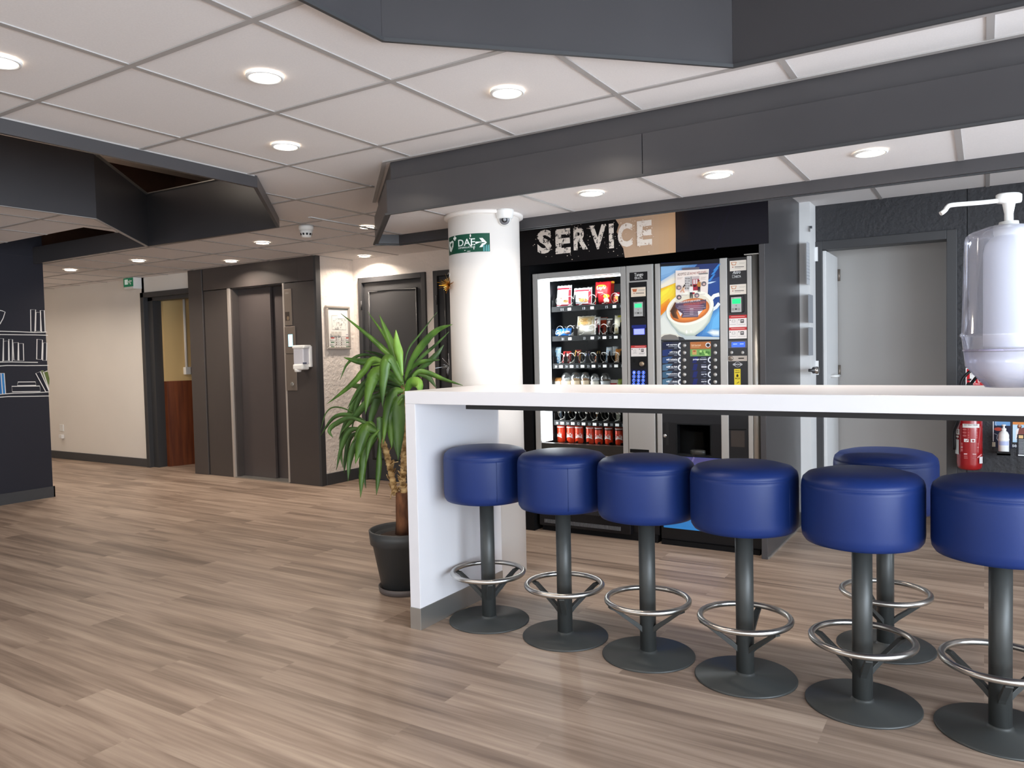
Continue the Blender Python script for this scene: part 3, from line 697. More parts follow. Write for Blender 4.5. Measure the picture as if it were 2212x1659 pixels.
def cane(pts, r, name='cane'):
    p = spline(pts, 12); m = MB(); m.tube(p, [r*(1+.28*((i*7) % 5-2)/2*.5) for i in range(len(p))], 10)
    for i in range(2, len(p)-1, 2):     # dry leaf-base scales
        a = rnd.uniform(0, 6.28); c = Vector((math.cos(a), math.sin(a), 0))*r*1.1
        for q in range(2):
            e = Vector((c.y, -c.x, 0))*(.6 if q else -.6)
            m.add([p[i]+c*.8-e, p[i]+c*.8+e, p[i]+c*1.7+e*.6+Vector((0, 0, .026)), p[i]+c*1.6-e*.6+Vector((0, 0, .022))], [(0, 1, 2, 3)])
    return build(name, m, M['cane'], pl)
cane([pp(432, 1040, -.02), pp(410, 930, -.02), pp(395, 860), pp(372, 780), pp(335, 700)], .017)
cane([pp(478, 1030), pp(470, 960), pp(478, 850, .01), pp(478, 700, .01), pp(478, 560), pp(476, 450)], .017)
m = MB()
for a in ((430, 1020, 405, 1060), (440, 1010, 470, 995), (425, 1000, 460, 970), (400, 900, 445, 860), (435, 1000, 408, 1040), (470, 960, 440, 930), (470, 900, 450, 880), (400, 960, 385, 930)):
    p, q = pp(a[0], a[1], -.03), pp(a[2], a[3], -.06); m.tube(spline([p, (p+q)/2+Vector((0, -.01, .012)), q], 4), .0025, 5)
build('dry_sheath', m, M['cane'], pl)
LV = [  # points in the plant crop, blade width px, depth from / to, tone
 ([(470, 420), (430, 320), (370, 260), (280, 180), (140, 68)], 26, 0, .02, 0), ([(462, 400), (420, 280), (375, 190), (283, 58)], 18, .05, .15, 0),
 ([(464, 410), (440, 310), (400, 205), (345, 75)], 40, 0, .05, 0), ([(466, 400), (448, 290), (436, 230), (434, 155)], 42, -.02, -.02, 2),
 ([(472, 380), (500, 260), (560, 180), (655, 60)], 9, .05, .12, 1), ([(480, 430), (520, 320), (590, 220), (660, 155), (737, 125)], 32, 0, -.02, 0),
 ([(484, 420), (560, 310), (640, 240), (718, 165)], 16, .06, .1, 1), ([(486, 420), (590, 340), (650, 285), (690, 235)], 28, .1, .18, 1), ([(480, 390), (560, 330), (668, 315)], 20, .02, .05, 0),
 ([(500, 455), (545, 385), (600, 385), (690, 420), (792, 452)], 24, -.02, .05, 0), ([(545, 395), (605, 405), (650, 465)], 24, .08, .1, 1),
 ([(470, 350), (350, 290), (265, 265)], 16, .05, .1, 1), ([(462, 380), (330, 330), (235, 322), (155, 303)], 36, .02, -.02, 0),
 ([(460, 390), (320, 310), (260, 375), (180, 460), (65, 552)], 32, -.03, -.08, 0), ([(430, 330), (270, 288), (180, 330), (135, 422)], 14, .08, .06, 1),
 ([(470, 440), (410, 325), (378, 325), (362, 440), (362, 568)], 52, -.06, -.16, 0), ([(468, 445), (380, 388), (318, 392), (286, 480), (270, 608)], 62, -.04, -.12, 0),
 ([(474, 480), (420, 490), (385, 590), (366, 768)], 50, -.05, -.15, 0), ([(476, 500), (452, 560), (452, 700), (446, 858)], 54, -.08, -.14, 1),
 ([(466, 460), (345, 428), (270, 440), (222, 500), (175, 572)], 28, .05, .02, 1), ([(462, 480), (335, 510), (262, 565), (200, 640), (135, 712)], 34, -.02, -.04, 1),
 ([(335, 700), (220, 622), (110, 620), (28, 724)], 22, 0, -.02, 1), ([(335, 690), (200, 595), (110, 568), (60, 600), (32, 690)], 7, .05, .05, 1),
 ([(338, 690), (200, 628), (110, 660), (78, 695), (97, 732)], 24, -.05, -.08, 1), ([(335, 700), (275, 680), (240, 770), (216, 872)], 54, -.08, -.16, 0),
 ([(332, 700), (200, 690), (145, 780), (115, 905)], 24, -.02, -.04, 1), ([(332, 710), (200, 720), (165, 840), (157, 922)], 22, .05, .06, 1),
 ([(334, 715), (235, 740), (190, 840), (178, 965)], 32, -.03, -.08, 1), ([(338, 720), (268, 800), (250, 920), (245, 1052)], 38, -.05, -.12, 0),
 ([(340, 720), (280, 820), (264, 920), (273, 1002)], 20, .02, .0, 1), ([(345, 730), (342, 850), (336, 950), (330, 1038)], 28, -.04, -.08, 0),
 ([(330, 690), (170, 690), (140, 800), (150, 892)], 20, .06, .08, 1), ([(345, 690), (300, 740), (282, 800), (278, 862)], 24, -.1, -.14, 0),
 ([(350, 690), (352, 620), (350, 700), (352, 770)], 32, -.08, -.1, 1), ([(470, 520), (400, 620), (405, 700), (412, 790)], 40, -.1, -.14, 0),
 ([(482, 500), (510, 440), (555, 440), (568, 505)], 46, -.1, -.15, 2), ([(470, 470), (300, 450), (230, 545), (195, 700)], 26, .05, .03, 1),
 ([(465, 470), (250, 500), (170, 645), (128, 742)], 26, .08, .05, 1), ([(470, 480), (360, 500), (310, 600), (290, 700)], 36, .0, -.03, 1),
 ([(470, 470), (300, 470), (210, 455), (185, 455)], 30, .06, .1, 1), ([(472, 500), (440, 600), (425, 700), (440, 830)], 44, .04, .04, 1),
 ([(340, 700), (400, 690), (410, 740), (415, 790)], 20, .03, .04, 1), ([(475, 450), (420, 420), (300, 410), (240, 470)], 24, .1, .12, 1),
 ([(478, 460), (440, 340), (395, 330), (300, 345)], 22, -.02, -.05, 0), ([(335, 700), (300, 660), (240, 680), (205, 760)], 30, -.02, -.06, 0)]
for P, w, d0, d1, tone in LV:
    n = len(P); c = spline([pp(x, y, d0+(d1-d0)*i/(n-1)) for i, (x, y) in enumerate(P)], 7); N = len(c)
    W2 = w/2.476/1642*4.05*.62; view = Vector((-.55, .83, 0)); vs = []; fs = []
    for i, p in enumerate(c):
        t = i/(N-1); d = (c[min(i+1, N-1)]-c[max(i-1, 0)]).normalized(); s = d.cross(view).normalized(); s = (s+view*.35*rnd.uniform(.6, 1.2)*(1 if tone else -1)).normalized()
        nn = s.cross(d).normalized(); k = W2*max(.0, min(1, (.28+1.9*t if t < .38 else 1-((t-.38)/.62)**2.2)))
        k = max(k, .0008); f = nn*k*.35
        vs += [p-s*k+f, p, p+s*k+f]
    for i in range(N-1): a = 3*i; fs += [(a, a+1, a+4, a+3), (a+1, a+2, a+5, a+4)]
    o = build('leaf', MB().add(vs, fs, 0, True), M[('leaf', 'leaf2', 'leaf3')[tone]], pl, fixn=False)
    sd_ = o.modifiers.new('thickness', 'SOLIDIFY'); sd_.thickness = .0012

# ================================================================== SIGN, COLUMN SIGN, TINSEL, CCTV
sg = thing('service_sign', 'large printed SERVICE sign above the vending machines', 'sign', (-1.94, 4.60, 1.877))
SX0, SX1 = -2.78, -1.076
build('board', B(SX0, SX1, 4.6005, 4.612, 1.877, 2.20), M['black'], sg)
A = Art('y', 4.6005, (1120, 420, 3.688), step=.0003)
A.rectuv(SX0, 1.877, -1.637, 2.2, '0f0c0e')
bx = A.uv(1255, 100).x; 
A.poly([(740, 60), (740, 190), (775, 200), (800, 240), (782, 300), (800, 330), (815, 400), (835, 430), (848, 505), (1253, 462), (1253, 60)], 'c6a589')
A.blend([(1040, 60), (1040, 485), (1253, 462), (1253, 60)], [(1235, 60), (1235, 464), (1253, 462), (1253, 60)], 'c6a589', 'c9a07c', 6)
A.rectuv(-1.636, 1.877, SX1, 2.2, '110f19')
A.blend([(1258, 60), (1258, 462), (1400, 445), (1380, 60)], [(1258, 120), (1258, 280), (1285, 240), (1280, 120)], '110f19', '2c1f1a', 6)
A.poly([(1700, 60), (1560, 440), (1575, 438), (1716, 60)], '151220')
for ch, x0, y0, x1, y1 in (('S', 150, 290, 268, 466), ('E', 296, 282, 420, 465), ('R', 440, 266, 556, 436), ('V', 566, 252, 704, 430), ('I', 722, 236, 764, 428), ('C', 792, 236, 914, 414), ('E', 946, 216, 1068, 400)):
    A.text(ch, x0, y0, x1, y1, M['worn'], .045)
r2 = random.Random(8)
for i in range(170):
    x = r2.uniform(145, 1080); y = 380-(x-150)*.075+r2.gauss(0, 75); s = r2.uniform(1.5, 5)
    A.ell(x, y, s, s*.8, 'e9d9c9' if x < 830 else 'f0dfce', n=6)
A.build('printed_face', sg)
# red curtain print and red/yellow print on the black panel
A = Art('y', 4.70, (940, 430, 8.733), step=.0003)
A.poly([(1540, 590), (1715, 590), (1690, 760), (1640, 900), (1655, 1010), (1640, 1180), (1600, 1185), (1540, 1100)], '9c2320')
for x in (1620, 1660, 1690): A.stroke([(x, 590), (x-15, 750), (x-50, 900)], 10, '5f1415')
A.stroke([(1600, 1055), (1650, 1055)], 14, '5f1415')
cn = tag(A.build('curtain_print', loc=(-2.83, 4.70, 1.93)), 'red curtain print at the top of the black wall panel behind the column', 'wall print')
A = Art('y', 4.70, (1120, 860, 3.687), step=.0003)
A.poly([(20, 60), (95, 120), (95, 175), (20, 172)], 'b3171c'); A.poly([(20, 172), (95, 175), (95, 305), (20, 298)], 'c8902a'); A.poly([(20, 298), (95, 305), (95, 316), (20, 310)], '5a0f12'); A.poly([(20, 318), (95, 318), (95, 342), (20, 342)], 'c9c2c6')
tag(A.build('poster_print', loc=(-2.81, 4.70, .66)), 'red and yellow print low on the black wall panel beside the snack machine', 'wall print')
k = aty(1131, 822, 4.69); kb = build('cabinet_knob', MB().lathe([(.010, -.002), (.010, .015), (.017, .022), (.015, .032), (0, .034)], (k.x, 4.70, k.z), 18, axis='-y'), M['chrome'], loc=(k.x, 4.70, k.z)); tag(kb, 'small round chrome knob on the black panel left of the snack machine', 'knob')
# DAE sign wrapped around the column
A = Art('c', (CX, CY, CR), (940, 430, 8.733), off=.001, step=.0003)
G = '154a38'
a, b = A.uv(1028, 640), A.uv(1028, 985); ua = A.uv(262, 800).x
A.rectuv(ua, b.y-.001, a.x, a.y, G)
A.textuv('DAE', A.uv(418, 0).x, A.uv(575, 882).y, A.uv(735, 0).x, A.uv(575, 752).y, 'e6ece8', .012)
A.textuv('DÉFIBRILLATEUR', A.uv(418, 0).x, A.uv(575, 928).y, A.uv(738, 0).x, A.uv(575, 892).y, 'cfdad4', .02)
for p_ in ([(760, 805), (885, 803), (832, 735), (895, 735), (975, 818), (895, 905), (835, 908), (885, 840), (760, 845)],): A.poly(p_, 'eef2ee')
A.rect(366, 702, 388, 785, 'eef2ee'); A.rect(350, 732, 405, 757, 'eef2ee')
A.poly([(310, 800), (340, 785), (358, 810), (352, 900), (315, 1000), (290, 985), (275, 880), (280, 800), (300, 815)], 'e3ebe6'); A.poly([(312, 840), (340, 870), (322, 885), (335, 940), (303, 890), (318, 875)], G)
for x, y, w, h in ((668, 690, 22, 45), (680, 880, 25, 30), (735, 930, 12, 40), (660, 745, 14, 25), (640, 985, 60, 8), (570, 970, 20, 10)): A.ell(x, y, w/1.6, h/1.5, 'f1ece7', n=7)
for x in (905, 950, 990): A.poly([(x, 880), (x+28, 850), (x+34, 985), (x, 985)], '4f8f8f')
aed = tag(A.build('aed_sign', loc=(CX, CY, 1.9)), 'worn green defibrillator sign with white arrow wrapped around the column', 'sign')
def tinsel(name, label, px, py, cols, spread, n, dY=0):
    A = Art('c', (CX, CY, CR)); c = A.uv(px, py); a = c.x/CR; p = Vector((CX+(CR+.012)*math.cos(a), CY+(CR+.012)*math.sin(a), c.y))
    m = MB(); r = random.Random(n)
    out = Vector((math.cos(a), math.sin(a), 0)); sd = Vector((-out.y, out.x, 0))
    for i in range(n):
        d = sd*r.gauss(0, spread[0])+Vector((0, 0, 1))*r.gauss(0, spread[1])+out*abs(r.gauss(0, .02))
        q = sd.cross(d).normalized()*.0018 if r.random() < .5 else d.cross(out).normalized()*.0018
        m.add([p-q, p+q, p+d+q*.4, p+d-q*.4], [(0, 1, 2, 3)], r.randrange(len(cols)))
    o = build(name, m, cols, loc=tuple(p), fixn=False); return tag(o, label, 'decoration'), p
g1 = mat('gold_foil', 'd9932a', .2, .9); g2 = mat('gold_foil_pale', 'f3c76a', .2, .9); g3 = mat('gold_foil_deep', '8a5312', .3, .9)
o, p = tinsel('tinsel_bow', 'small gold tinsel bow stuck on the left side of the column', 975, 615, [g1, g2, g3], (.028, .020), 120)
build('hook', MB().tube([p+Vector((.0, -.01, .025)), p+Vector((.01, -.012, .045)), p+Vector((.014, -.012, .06)), p+Vector((.004, -.012, .066)), p+Vector((0, -.012, .055))], .0015, 6), M['steel'], o)
tinsel('tinsel_tassel', 'small silver tinsel tassel hanging low on the left side of the column', 971, 790, [mat('silver_foil', 'd7d7d7', .2, .9), mat('silver_foil_dark', '8e8e8e', .3, .9)], (.02, .03), 60)
# dome camera under the soffit
p = atz(1079, 451, SOF); cx, cy = p.x, p.y+.05
cc = thing('security_camera', 'white dome security camera on the soffit in front of the column', 'security camera', (cx, cy, SOF))
build('housing', MB().lathe([(.052, 0), (.051, -.01), (.046, -.045), (.036, -.05)], (cx, cy, SOF), 32), M['whitep'], cc)
d = (CO-Vector((cx, cy, SOF-.06))).normalized(); e = Vector((cx, cy, SOF-.052))
m = MB()
q = d.to_track_quat('Z', 'Y').to_matrix()
def turned(prof, mi=0):
    t = MB().lathe(prof, n=28); m.add([e+q@v for v in t.v], [f for f, _, _ in t.f], mi, True)
turned([(.0, -.036), (.02, -.031), (.032, -.016), (.036, 0), (.033, .012), (.030, .022)]); ball = build('ball', m, M['whitep'], cc)
m = MB(); turned([(.030, .021), (.024, .026), (.0, .026)]); build('led_ring', m, mat('cctv_ring', '6b6b70', .3), ball)
m = MB(); turned([(.0155, .026), (.0155, .032), (.010, .033), (.0, .031)]); build('lens', m, M['black'], ball)
m = MB(); turned([(.0095, .0335), (.005, .0345), (0, .035)]); build('glass', m, mat('cctv_glass', '8d9094', .1), ball)

# ================================================================== SNACK MACHINE
YM, YT = 4.657, 4.84                       # door face, tray fronts
MX0, MX1 = -2.710, -1.812
vm = thing('snack_machine', 'tall snack vending machine with lit glass front and red cans', 'vending machine', ((MX0+MX1)/2, YM, 0))
WX0, WX1, WZ0, WZ1 = -2.668, -2.040, .630, 1.782
SXC = -2.000                                # door / control column divide
ca = MB(); ca.box(MX0, MX0+.03, YM+.05, 5.5, .05, 1.825).box(-2.0, MX1, YM+.05, 5.5, .05, 1.825).box(MX0+.03, -2.0, 5.46, 5.5, .05, 1.825)
ca.box(MX0+.03, -2.0, YM+.05, 5.46, 1.79, 1.825).box(MX0+.03, -2.0, YM+.05, 5.46, .05, .56)
build('cabinet', ca, M['black'], vm)
build('lining', MB().box(MX0+.03, WX0-.004, YM+.06, 5.46, .56, 1.79).box(WX0, -2.0, 5.44, 5.455, .56, 1.79).box(WX0, -2.0, YM+.06, 5.44, 1.785, 1.79), [mat('lining_black', '1b1c20', .4)], vm)
build('glowing_side_wall', B(WX0-.004, WX0, YM+.02, YT-.006, WZ0, WZ1), mat('glowing_side_wall', 'f8fbff', .4, emit=1.5), vm)  # white inner wall, given a glow so it looks lit by the tube
fr = MB(); fr.box(MX0, WX0, YM, YM+.05, .50, 1.822).box(WX1, SXC-.002, YM, YM+.05, .50, 1.822).box(WX0, WX1, YM, YM+.05, WZ1, 1.822).box(WX0, WX1, YM, YM+.05, .50, .56)
build('door_frame', fr, M['silver'], vm, bev=.003)
build('delivery_panel', B(WX0, WX1, YM+.008, YM+.05, .56, WZ0), mat('smoked_brown', '2c2823', .3), vm)
build('glass', B(WX0, WX1, YM+.012, YM+.016, WZ0, WZ1), M['glass'], vm)
build('light_tube', MB().tube([(WX0+.012, YM+.03, WZ0+.01), (WX0+.012, YM+.03, WZ1-.01)], .008, 8), M['tube'], vm)
build('light_tube', MB().tube([(WX0+.012, YM+.03, WZ1-.012), (WX1-.01, YM+.03, WZ1-.012)], .007, 8), M['tube'], vm)
l = bpy.data.lights.new('cabinet_lamp', 'AREA'); l.shape = 'RECTANGLE'; l.size = 1.1; l.size_y = .16; l.energy = 6.5; l.color = (.95, .98, 1)
o = bpy.data.objects.new('cabinet_lamp', l); COL.objects.link(o); o.parent = vm
o.matrix_local = Matrix.Translation(Vector((WX0+.006, YM+.10, (WZ0+WZ1)/2))-wl(vm)) @ Matrix(((0, 0, -1), (0, 1, 0), (1, 0, 0))).to_4x4()
l = bpy.data.lights.new('cabinet_lamp', 'AREA'); l.shape = 'RECTANGLE'; l.size = .58; l.size_y = .08; l.energy = 2.6; l.color = (.95, .98, 1)
o = bpy.data.objects.new('cabinet_lamp', l); COL.objects.link(o); o.parent = vm; o.location = Vector(((WX0+WX1)/2, YM+.08, WZ1-.02))-wl(vm); o.rotation_euler = (math.radians(35), 0, 0)
lo_ = build('lower_door', MB().box(MX0+.01, SXC, YM+.01, YM+.05, .04, .495), M['black'], vm, bev=.004)
build('flap', MB().box(-2.50, -2.22, YM, YM+.012, .145, .33), mat('flap_black', '232327', .25), lo_, bev=.006)
gv = MB()
for i in range(60): x = -2.655+i*.0098; gv.box(x, x+.005, YM+.004, YM+.011, .062, .088)
build('grille', gv, mat('grille_grey', '6a6a6c', .5), lo_)
build('toe_kick', B(MX0+.02, MX1-.01, YM+.04, 5.5, 0, .05), M['matt'], vm)
# control column
cp = build('control_column', MB().box(SXC+.002, MX1, YM-.004, YM+.05, .50, 1.822), M['silver'], vm, bev=.004)
CR4 = (1140, 570, 6.143)
A = Art('y', YM-.004, CR4, step=.0002)
A.rect(1350, 118, 1590, 212, '1c1a1c'); A.text('Tango', 1414, 124, 1532, 172, 'e6e4e2', .01); A.rect(1420, 174, 1446, 203, 'dcdad8'); A.text('NECTA', 1452, 178, 1526, 198, 'cfcdcb', .01); A.rect(1427, 180, 1440, 197, '2a282a')
A.rect(1345, 250, 1602, 1660, '141417'); A.build('control_fascia', cp)
A = Art('y', YM-.006, CR4, step=.0002)
A.rect(1370, 318, 1566, 428, 'ecdcc8'); A.poly([(1385, 335), (1452, 333), (1440, 372), (1398, 373)], 'c9714a'); A.stroke([(1470, 345), (1555, 343)], 5, 'a8a09a'); A.stroke([(1470, 358), (1545, 357)], 4, 'b8b0aa'); A.ell(1412, 392, 7, 7, 'a04a3a'); A.stroke([(1432, 390), (1545, 386)], 9, '7a6f6a')
tag(A.build('contact_sticker', loc=tuple(aty(1360, 635, YM))), 'white and orange contact sticker on the snack machine control column', 'sticker')
rb = build('card_reader', MB().box(aty(1140+1388/6.143, 640, YM).x, aty(1140+1562/6.143, 640, YM).x, YM-.018, YM-.004, aty(1380, 570+712/6.143, YM).z, aty(1380, 570+482/6.143, YM).z), M['black'], cp, bev=.004)
A = Art('y', YM-.018, CR4, step=.0003); A.rect(1406, 512, 1530, 692, 'b9b9b6'); A.rect(1418, 530, 1514, 578, '3fcf8e', emit=.7); A.stroke([(1424, 520), (1450, 520)], 5, '555555'); A.poly([(1455, 612), (1472, 600), (1472, 624)], '8a8a88')
A.rect(1420, 640, 1450, 664, '9b9b98'); A.rect(1455, 640, 1478, 664, '5c5c5a'); A.rect(1485, 640, 1520, 664, '9b9b98'); A.build('reader_face', rb)
A = Art('y', YM-.006, CR4, step=.0003); A.rect(1380, 815, 1572, 850, '1a2a78'); A.rect(1376, 850, 1400, 970, '10142c'); A.rect(1405, 862, 1552, 936, '6b74ff', emit=.9); A.rect(1412, 868, 1545, 930, '8e97ff', emit=.9); A.build('lcd_screen', cp)
A = Art('y', YM-.006, CR4, step=.0002); A.rect(1370, 1085, 1576, 1226, 'e9e2df'); A.rect(1370, 1085, 1576, 1112, 'c23b3b'); A.stroke([(1420, 1097), (1560, 1095)], 5, 'e9b7b0'); A.rect(1408, 1140, 1438, 1172, 'b5b0ae'); A.rect(1412, 1144, 1434, 1168, 'e9e2df'); A.rect(1506, 1128, 1540, 1168, '55504e'); A.rect(1512, 1138, 1534, 1150, 'd0cac8')
A.ell(1386, 1135, 6, 6, '333333'); A.ell(1484, 1132, 6, 6, '333333'); A.stroke([(1395, 1185), (1450, 1184)], 4, '999494'); A.stroke([(1478, 1185), (1555, 1183)], 4, '999494'); A.stroke([(1478, 1196), (1545, 1195)], 4, '999494')
tag(A.build('instruction_sticker', loc=tuple(aty(1380, 760, YM))), 'white instruction sticker with red header above the keypad of the snack machine', 'sticker')
A = Art('y', YM-.006, CR4, step=.0003); A.ell(1412, 1284, 18, 26, '08080a'); A.rect(1468, 1250, 1562, 1368, '0b0b0d'); A.build('coin_slot', cp)
k = aty(1140+1520/6.143, 570+1328/6.143, YM-.01); build('coin_knob', MB().lathe([(.016, 0), (.016, .016), (.012, .020), (0, .020)], (k.x, YM-.006, k.z), 20, axis='-y'), mat('knob_brass', 'a3907c', .35, .8), cp)
kp = Art('y', YM-.006, CR4, step=.0003); kp.rect(1365, 1400, 1585, 1680, '0c1030')
for j, y in enumerate((1442, 1494, 1546, 1598)):
    for i, x in enumerate((1412, 1475, 1537)):
        kp.ell(x, y, 22, 24, '5b83ff', emit=.8, n=18); kp.ell(x, y, 16, 18, '16298f', emit=.5, n=18); kp.text('123456789*0#'[j*3+i], x-6, y-11, x+6, y+11, 'dbe4ff', .01, emit=.9)
kp.build('keypad', cp)
A = Art('y', YM-.004, (1120, 860, 3.687)); A.rect(888, 404, 1040, 440, '0d0d0f'); A.build('change_slot', cp)
# trays, spirals, price strips
def S(x, y, Y=YT): return aty(1140+x/6.143, 570+y/6.143, Y)
TR = [(1.573, [(-2.655, 2, '11', 516, 620), (-2.485, 2, '13', 780, 605), (-2.305, 2, '15', 1052, 590), (-2.135, 1, '17', 1190, 575)]),
      (1.362, [(-2.655, 2, '21', 518, 0), (-2.485, 2, '23', 782, 0), (-2.308, 1, '24', 918, 0), (-2.222, 1, '25', 1055, 0), (-2.136, 1, '26', 1194, 0)]),
      (1.164, [(-2.655+.0865*i, 1, '%d' % (30+i), 0, 0) for i in range(7)]), (.930, [(-2.655+.0865*i, 1, '%d' % (40+i), 0, 0) for i in range(7)]),
      (.755, [(-2.655+.0865*i, 1, '%d' % (50+i), 0, 0) for i in range(7)]), (.585, [(-2.655+.0865*i, 1, '%d' % (60+i), 0, 0) for i in range(7)])]
TRAYF = []
for zt, slots in TR:
    fl = zt+.022; TRAYF.append(fl)
    t = MB(); t.box(-2.662, -2.045, YT, YT+.006, zt-.015, zt+.022); t.box(-2.662, -2.045, YT+.006, 5.42, fl-.006, fl)
    for x, *_ in slots: t.box(x-.006, x-.001, YT+.004, 5.42, fl, fl+(.05 if zt > .7 else .02)); t.add([(x-.0035, YT+.002, fl), (x-.0035, YT+.05, fl), (x-.0035, YT+.05, fl+.085), (x-.0035, YT+.03, fl+.08)], [(0, 1, 2, 3)]) if zt > .7 else None
    ty = build('tray', t, mat('tray_black', '0f1012', .5, spec=.2), vm)
    if zt < .7: continue
    A = Art('y', YT, step=.0003)
    for i, (x, nn, s, *_ ) in enumerate(slots):
        x1 = slots[i+1][0] if i < len(slots)-1 else -2.05; w_ = x1-x
        A.rectuv(x1-.045 if w_ > .1 else x+.048, zt-.009, x1-.018 if w_ > .1 else x+.076, zt+.010, 'f2f2f2', emit=.25)
        u = x+w_*.42 if w_ > .1 else x+.012
        A.textuv(s, u, zt-.008, u+.018, zt+.009, 'cfd3d8')
    A.build('price_strip', ty)
    for i, (x, nn, s, *_ ) in enumerate(slots):
        x1 = slots[i+1][0] if i < len(slots)-1 else -2.05
        for j in range(nn):
            r = .035; cx = x+(x1-x)*(j+.5)/nn if nn > 1 else x+.043; cx = min(cx, -2.088)
            pts = [(cx+r*math.sin(2*PI*k/16), YT+.004+.0034*k, fl+r+.004-r*math.cos(2*PI*k/16)) for k in range(16*4)]
            build('coil', MB().tube(pts, .0019, 5), M['steel'], ty)
# ------------------------------------------------------------------ goods in the snack machine
GG = 'snacks and drinks behind the glass of the snack machine'
def pack(name, label, x0, y0, x1, y1, row, col, art=None, th=.05, dy=.03, crop='hi', crimp=True, edge=None, h=None, topw=1.):
    a = S(x0, y0) if crop == 'hi' else aty(1140+x0/7.628, 840+y0/7.628, YT); b = S(x1, y1) if crop == 'hi' else aty(1140+x1/7.628, 840+y1/7.628, YT)
    k = (YT+dy)/YT; xa, xb = a.x*k, b.x*k; fl = TRAYF[row]+.001; zt = (CAMH+(a.z-CAMH)*k) if h is None else fl+h; zc = YT+dy+th/2
    nx, nz = 10, 12; m = MB(); vs = []
    for sgn in (-1, 1):
        for j in range(nz+1):
            for i in range(nx+1):
                u, v = i/nx, j/nz; e = (1-abs(2*u-1)**3.2)*(1-abs(2*v-1)**(4.0 if crimp else 8)); wv = (topw-1)*v
                xx = xa+(xb-xa)*(.5+(u-.5)*(1+wv)); ln = .02*v
                zz = fl+(zt-fl)*v+(.0025*math.sin(i*2.6) if j in (0, nz) and crimp and v > .5 else 0)
                vs.append((xx, zc+ln+sgn*(.0012+th/2*e), zz))
    q = (nx+1)*(nz+1); fs = []
    for s_ in range(2):
        for j in range(nz):
            for i in range(nx):
                o = s_*q+j*(nx+1)+i; f = (o, o+1, o+nx+2, o+nx+1); fs.append(f if s_ == 0 else f[::-1])
    rim = [i for i in range(nx+1)]+[j*(nx+1)+nx for j in range(1, nz+1)]+[nz*(nx+1)+i for i in range(nx-1, -1, -1)]+[j*(nx+1) for j in range(nz-1, 0, -1)]
    for i in range(len(rim)): p_, r_ = rim[i], rim[(i+1) % len(rim)]; fs.append((r_, p_, p_+q, r_+q))
    m.add(vs, fs, 0, True)
    t = build(name, m, ink(col, rough=.25), loc=((xa+xb)/2, zc, fl)); tag(t, label, 'snack', GG)
    if art:
        def mp(u, v, o):     # follows the bulge of the front
            e = (1-abs(2*u-1)**3.2)*(1-abs(2*v-1)**(4.0 if crimp else 8)) if 0 < u < 1 and 0 < v < 1 else 0
            return (xa+(xb-xa)*(.5+(u-.5)*(1+(topw-1)*v)), zc+.02*v-.0012-th/2*e-o, fl+(zt-fl)*v)
        A = Art('uv', mp, off=.0008, step=.0003); A.crop = (0, 0, 1); art(A); A.build('wrapper_print', t)
    return t
def R(A, u0, v0, u1, v1, c, n=6, k=6):
    pts = [(u0+(u1-u0)*i/n, v0+(v1-v0)*j/k) for j in range(k+1) for i in range(n+1)]
    A.raw(pts, [(j*(n+1)+i, j*(n+1)+i+1, (j+1)*(n+1)+i+1, (j+1)*(n+1)+i) for j in range(k) for i in range(n)], c)
def E_(A, u, v, ru, rv, c, n=18): A.raw([(u, v)]+[(u+ru*math.cos(2*PI*i/n), v+rv*math.sin(2*PI*i/n)) for i in range(n)], [(0, 1+i, 1+(i+1) % n) for i in range(n)], c)
def T(A, s, u0, v0, u1, v1, c, b=.02, sh=0.): A.textuv(s, u0, v0, u1, v1, c, b, sh)
def vtext(A, s, u0, v0, u1, v1, c, b=.03):     # lettering running up a narrow bar
    v, f = text_mesh(s, b, 0.); A.raw([(u1-(u1-u0)*q, v0+(v1-v0)*p) for p, q in v], f, c)
def a_bag(A):
    R(A, .02, .04, .98, .10, '8e1c2e'); R(A, .02, .80, .98, .88, '9c2033'); R(A, .0, .88, 1, .97, 'dfe3e6'); R(A, .86, .12, .98, .78, '9a2436'); E_(A, .42, .66, .12, .03, 'b9b9bd'); R(A, .22, .52, .62, .54, 'a8a8ae'); R(A, .22, .47, .56, .49, 'b5b5ba')
    R(A, .36, .36, .5, .42, '7a4a3a'); E_(A, .7, .25, .16, .07, 'b07a48'); E_(A, .35, .25, .16, .06, 'c9c9cc'); E_(A, .66, .27, .06, .03, '6a3f22')
pack('snack_bag', 'white and maroon snack bag in the top left slot of the snack machine', 352, 290, 560, 600, 0, 'e4e4e6', a_bag, topw=.94)
def a_bag2(A): a_bag(A); E_(A, .62, .3, .22, .10, 'c08a4c')
pack('snack_bag', 'shorter white and maroon snack bag, second in the top row of the snack machine', 575, 322, 830, 595, 0, 'e0e0e4', a_bag2, topw=.94)
def a_crisp(A):
    E_(A, .45, .76, .34, .10, 'f2c22e'); E_(A, .42, .70, .36, .09, 'd8202a'); T(A, "Lay's", .18, .62, .76, .80, 'fbf6ee', .03, .15); R(A, .28, .50, .62, .53, 'f0c9b8'); E_(A, .80, .35, .16, .09, 'f0b53c'); E_(A, .18, .2, .14, .12, 'c8a52c'); E_(A, .8, .16, .15, .12, 'efe2cc'); R(A, .1, .06, .9, .10, '8a1018')
pack('crisp_bag', 'tall red crisp bag with yellow and white logo in the top row', 862, 238, 1075, 585, 0, 'c3242c', a_crisp, topw=1.0, th=.06)
pack('crisp_bag', 'red and yellow crisp bag just behind the tall red one', 1000, 228, 1120, 575, 0, 'd0342c', lambda A: (E_(A, .75, .93, .3, .06, 'f2c22e'), R(A, .6, .3, .7, .8, 'a8161e')), dy=.12)
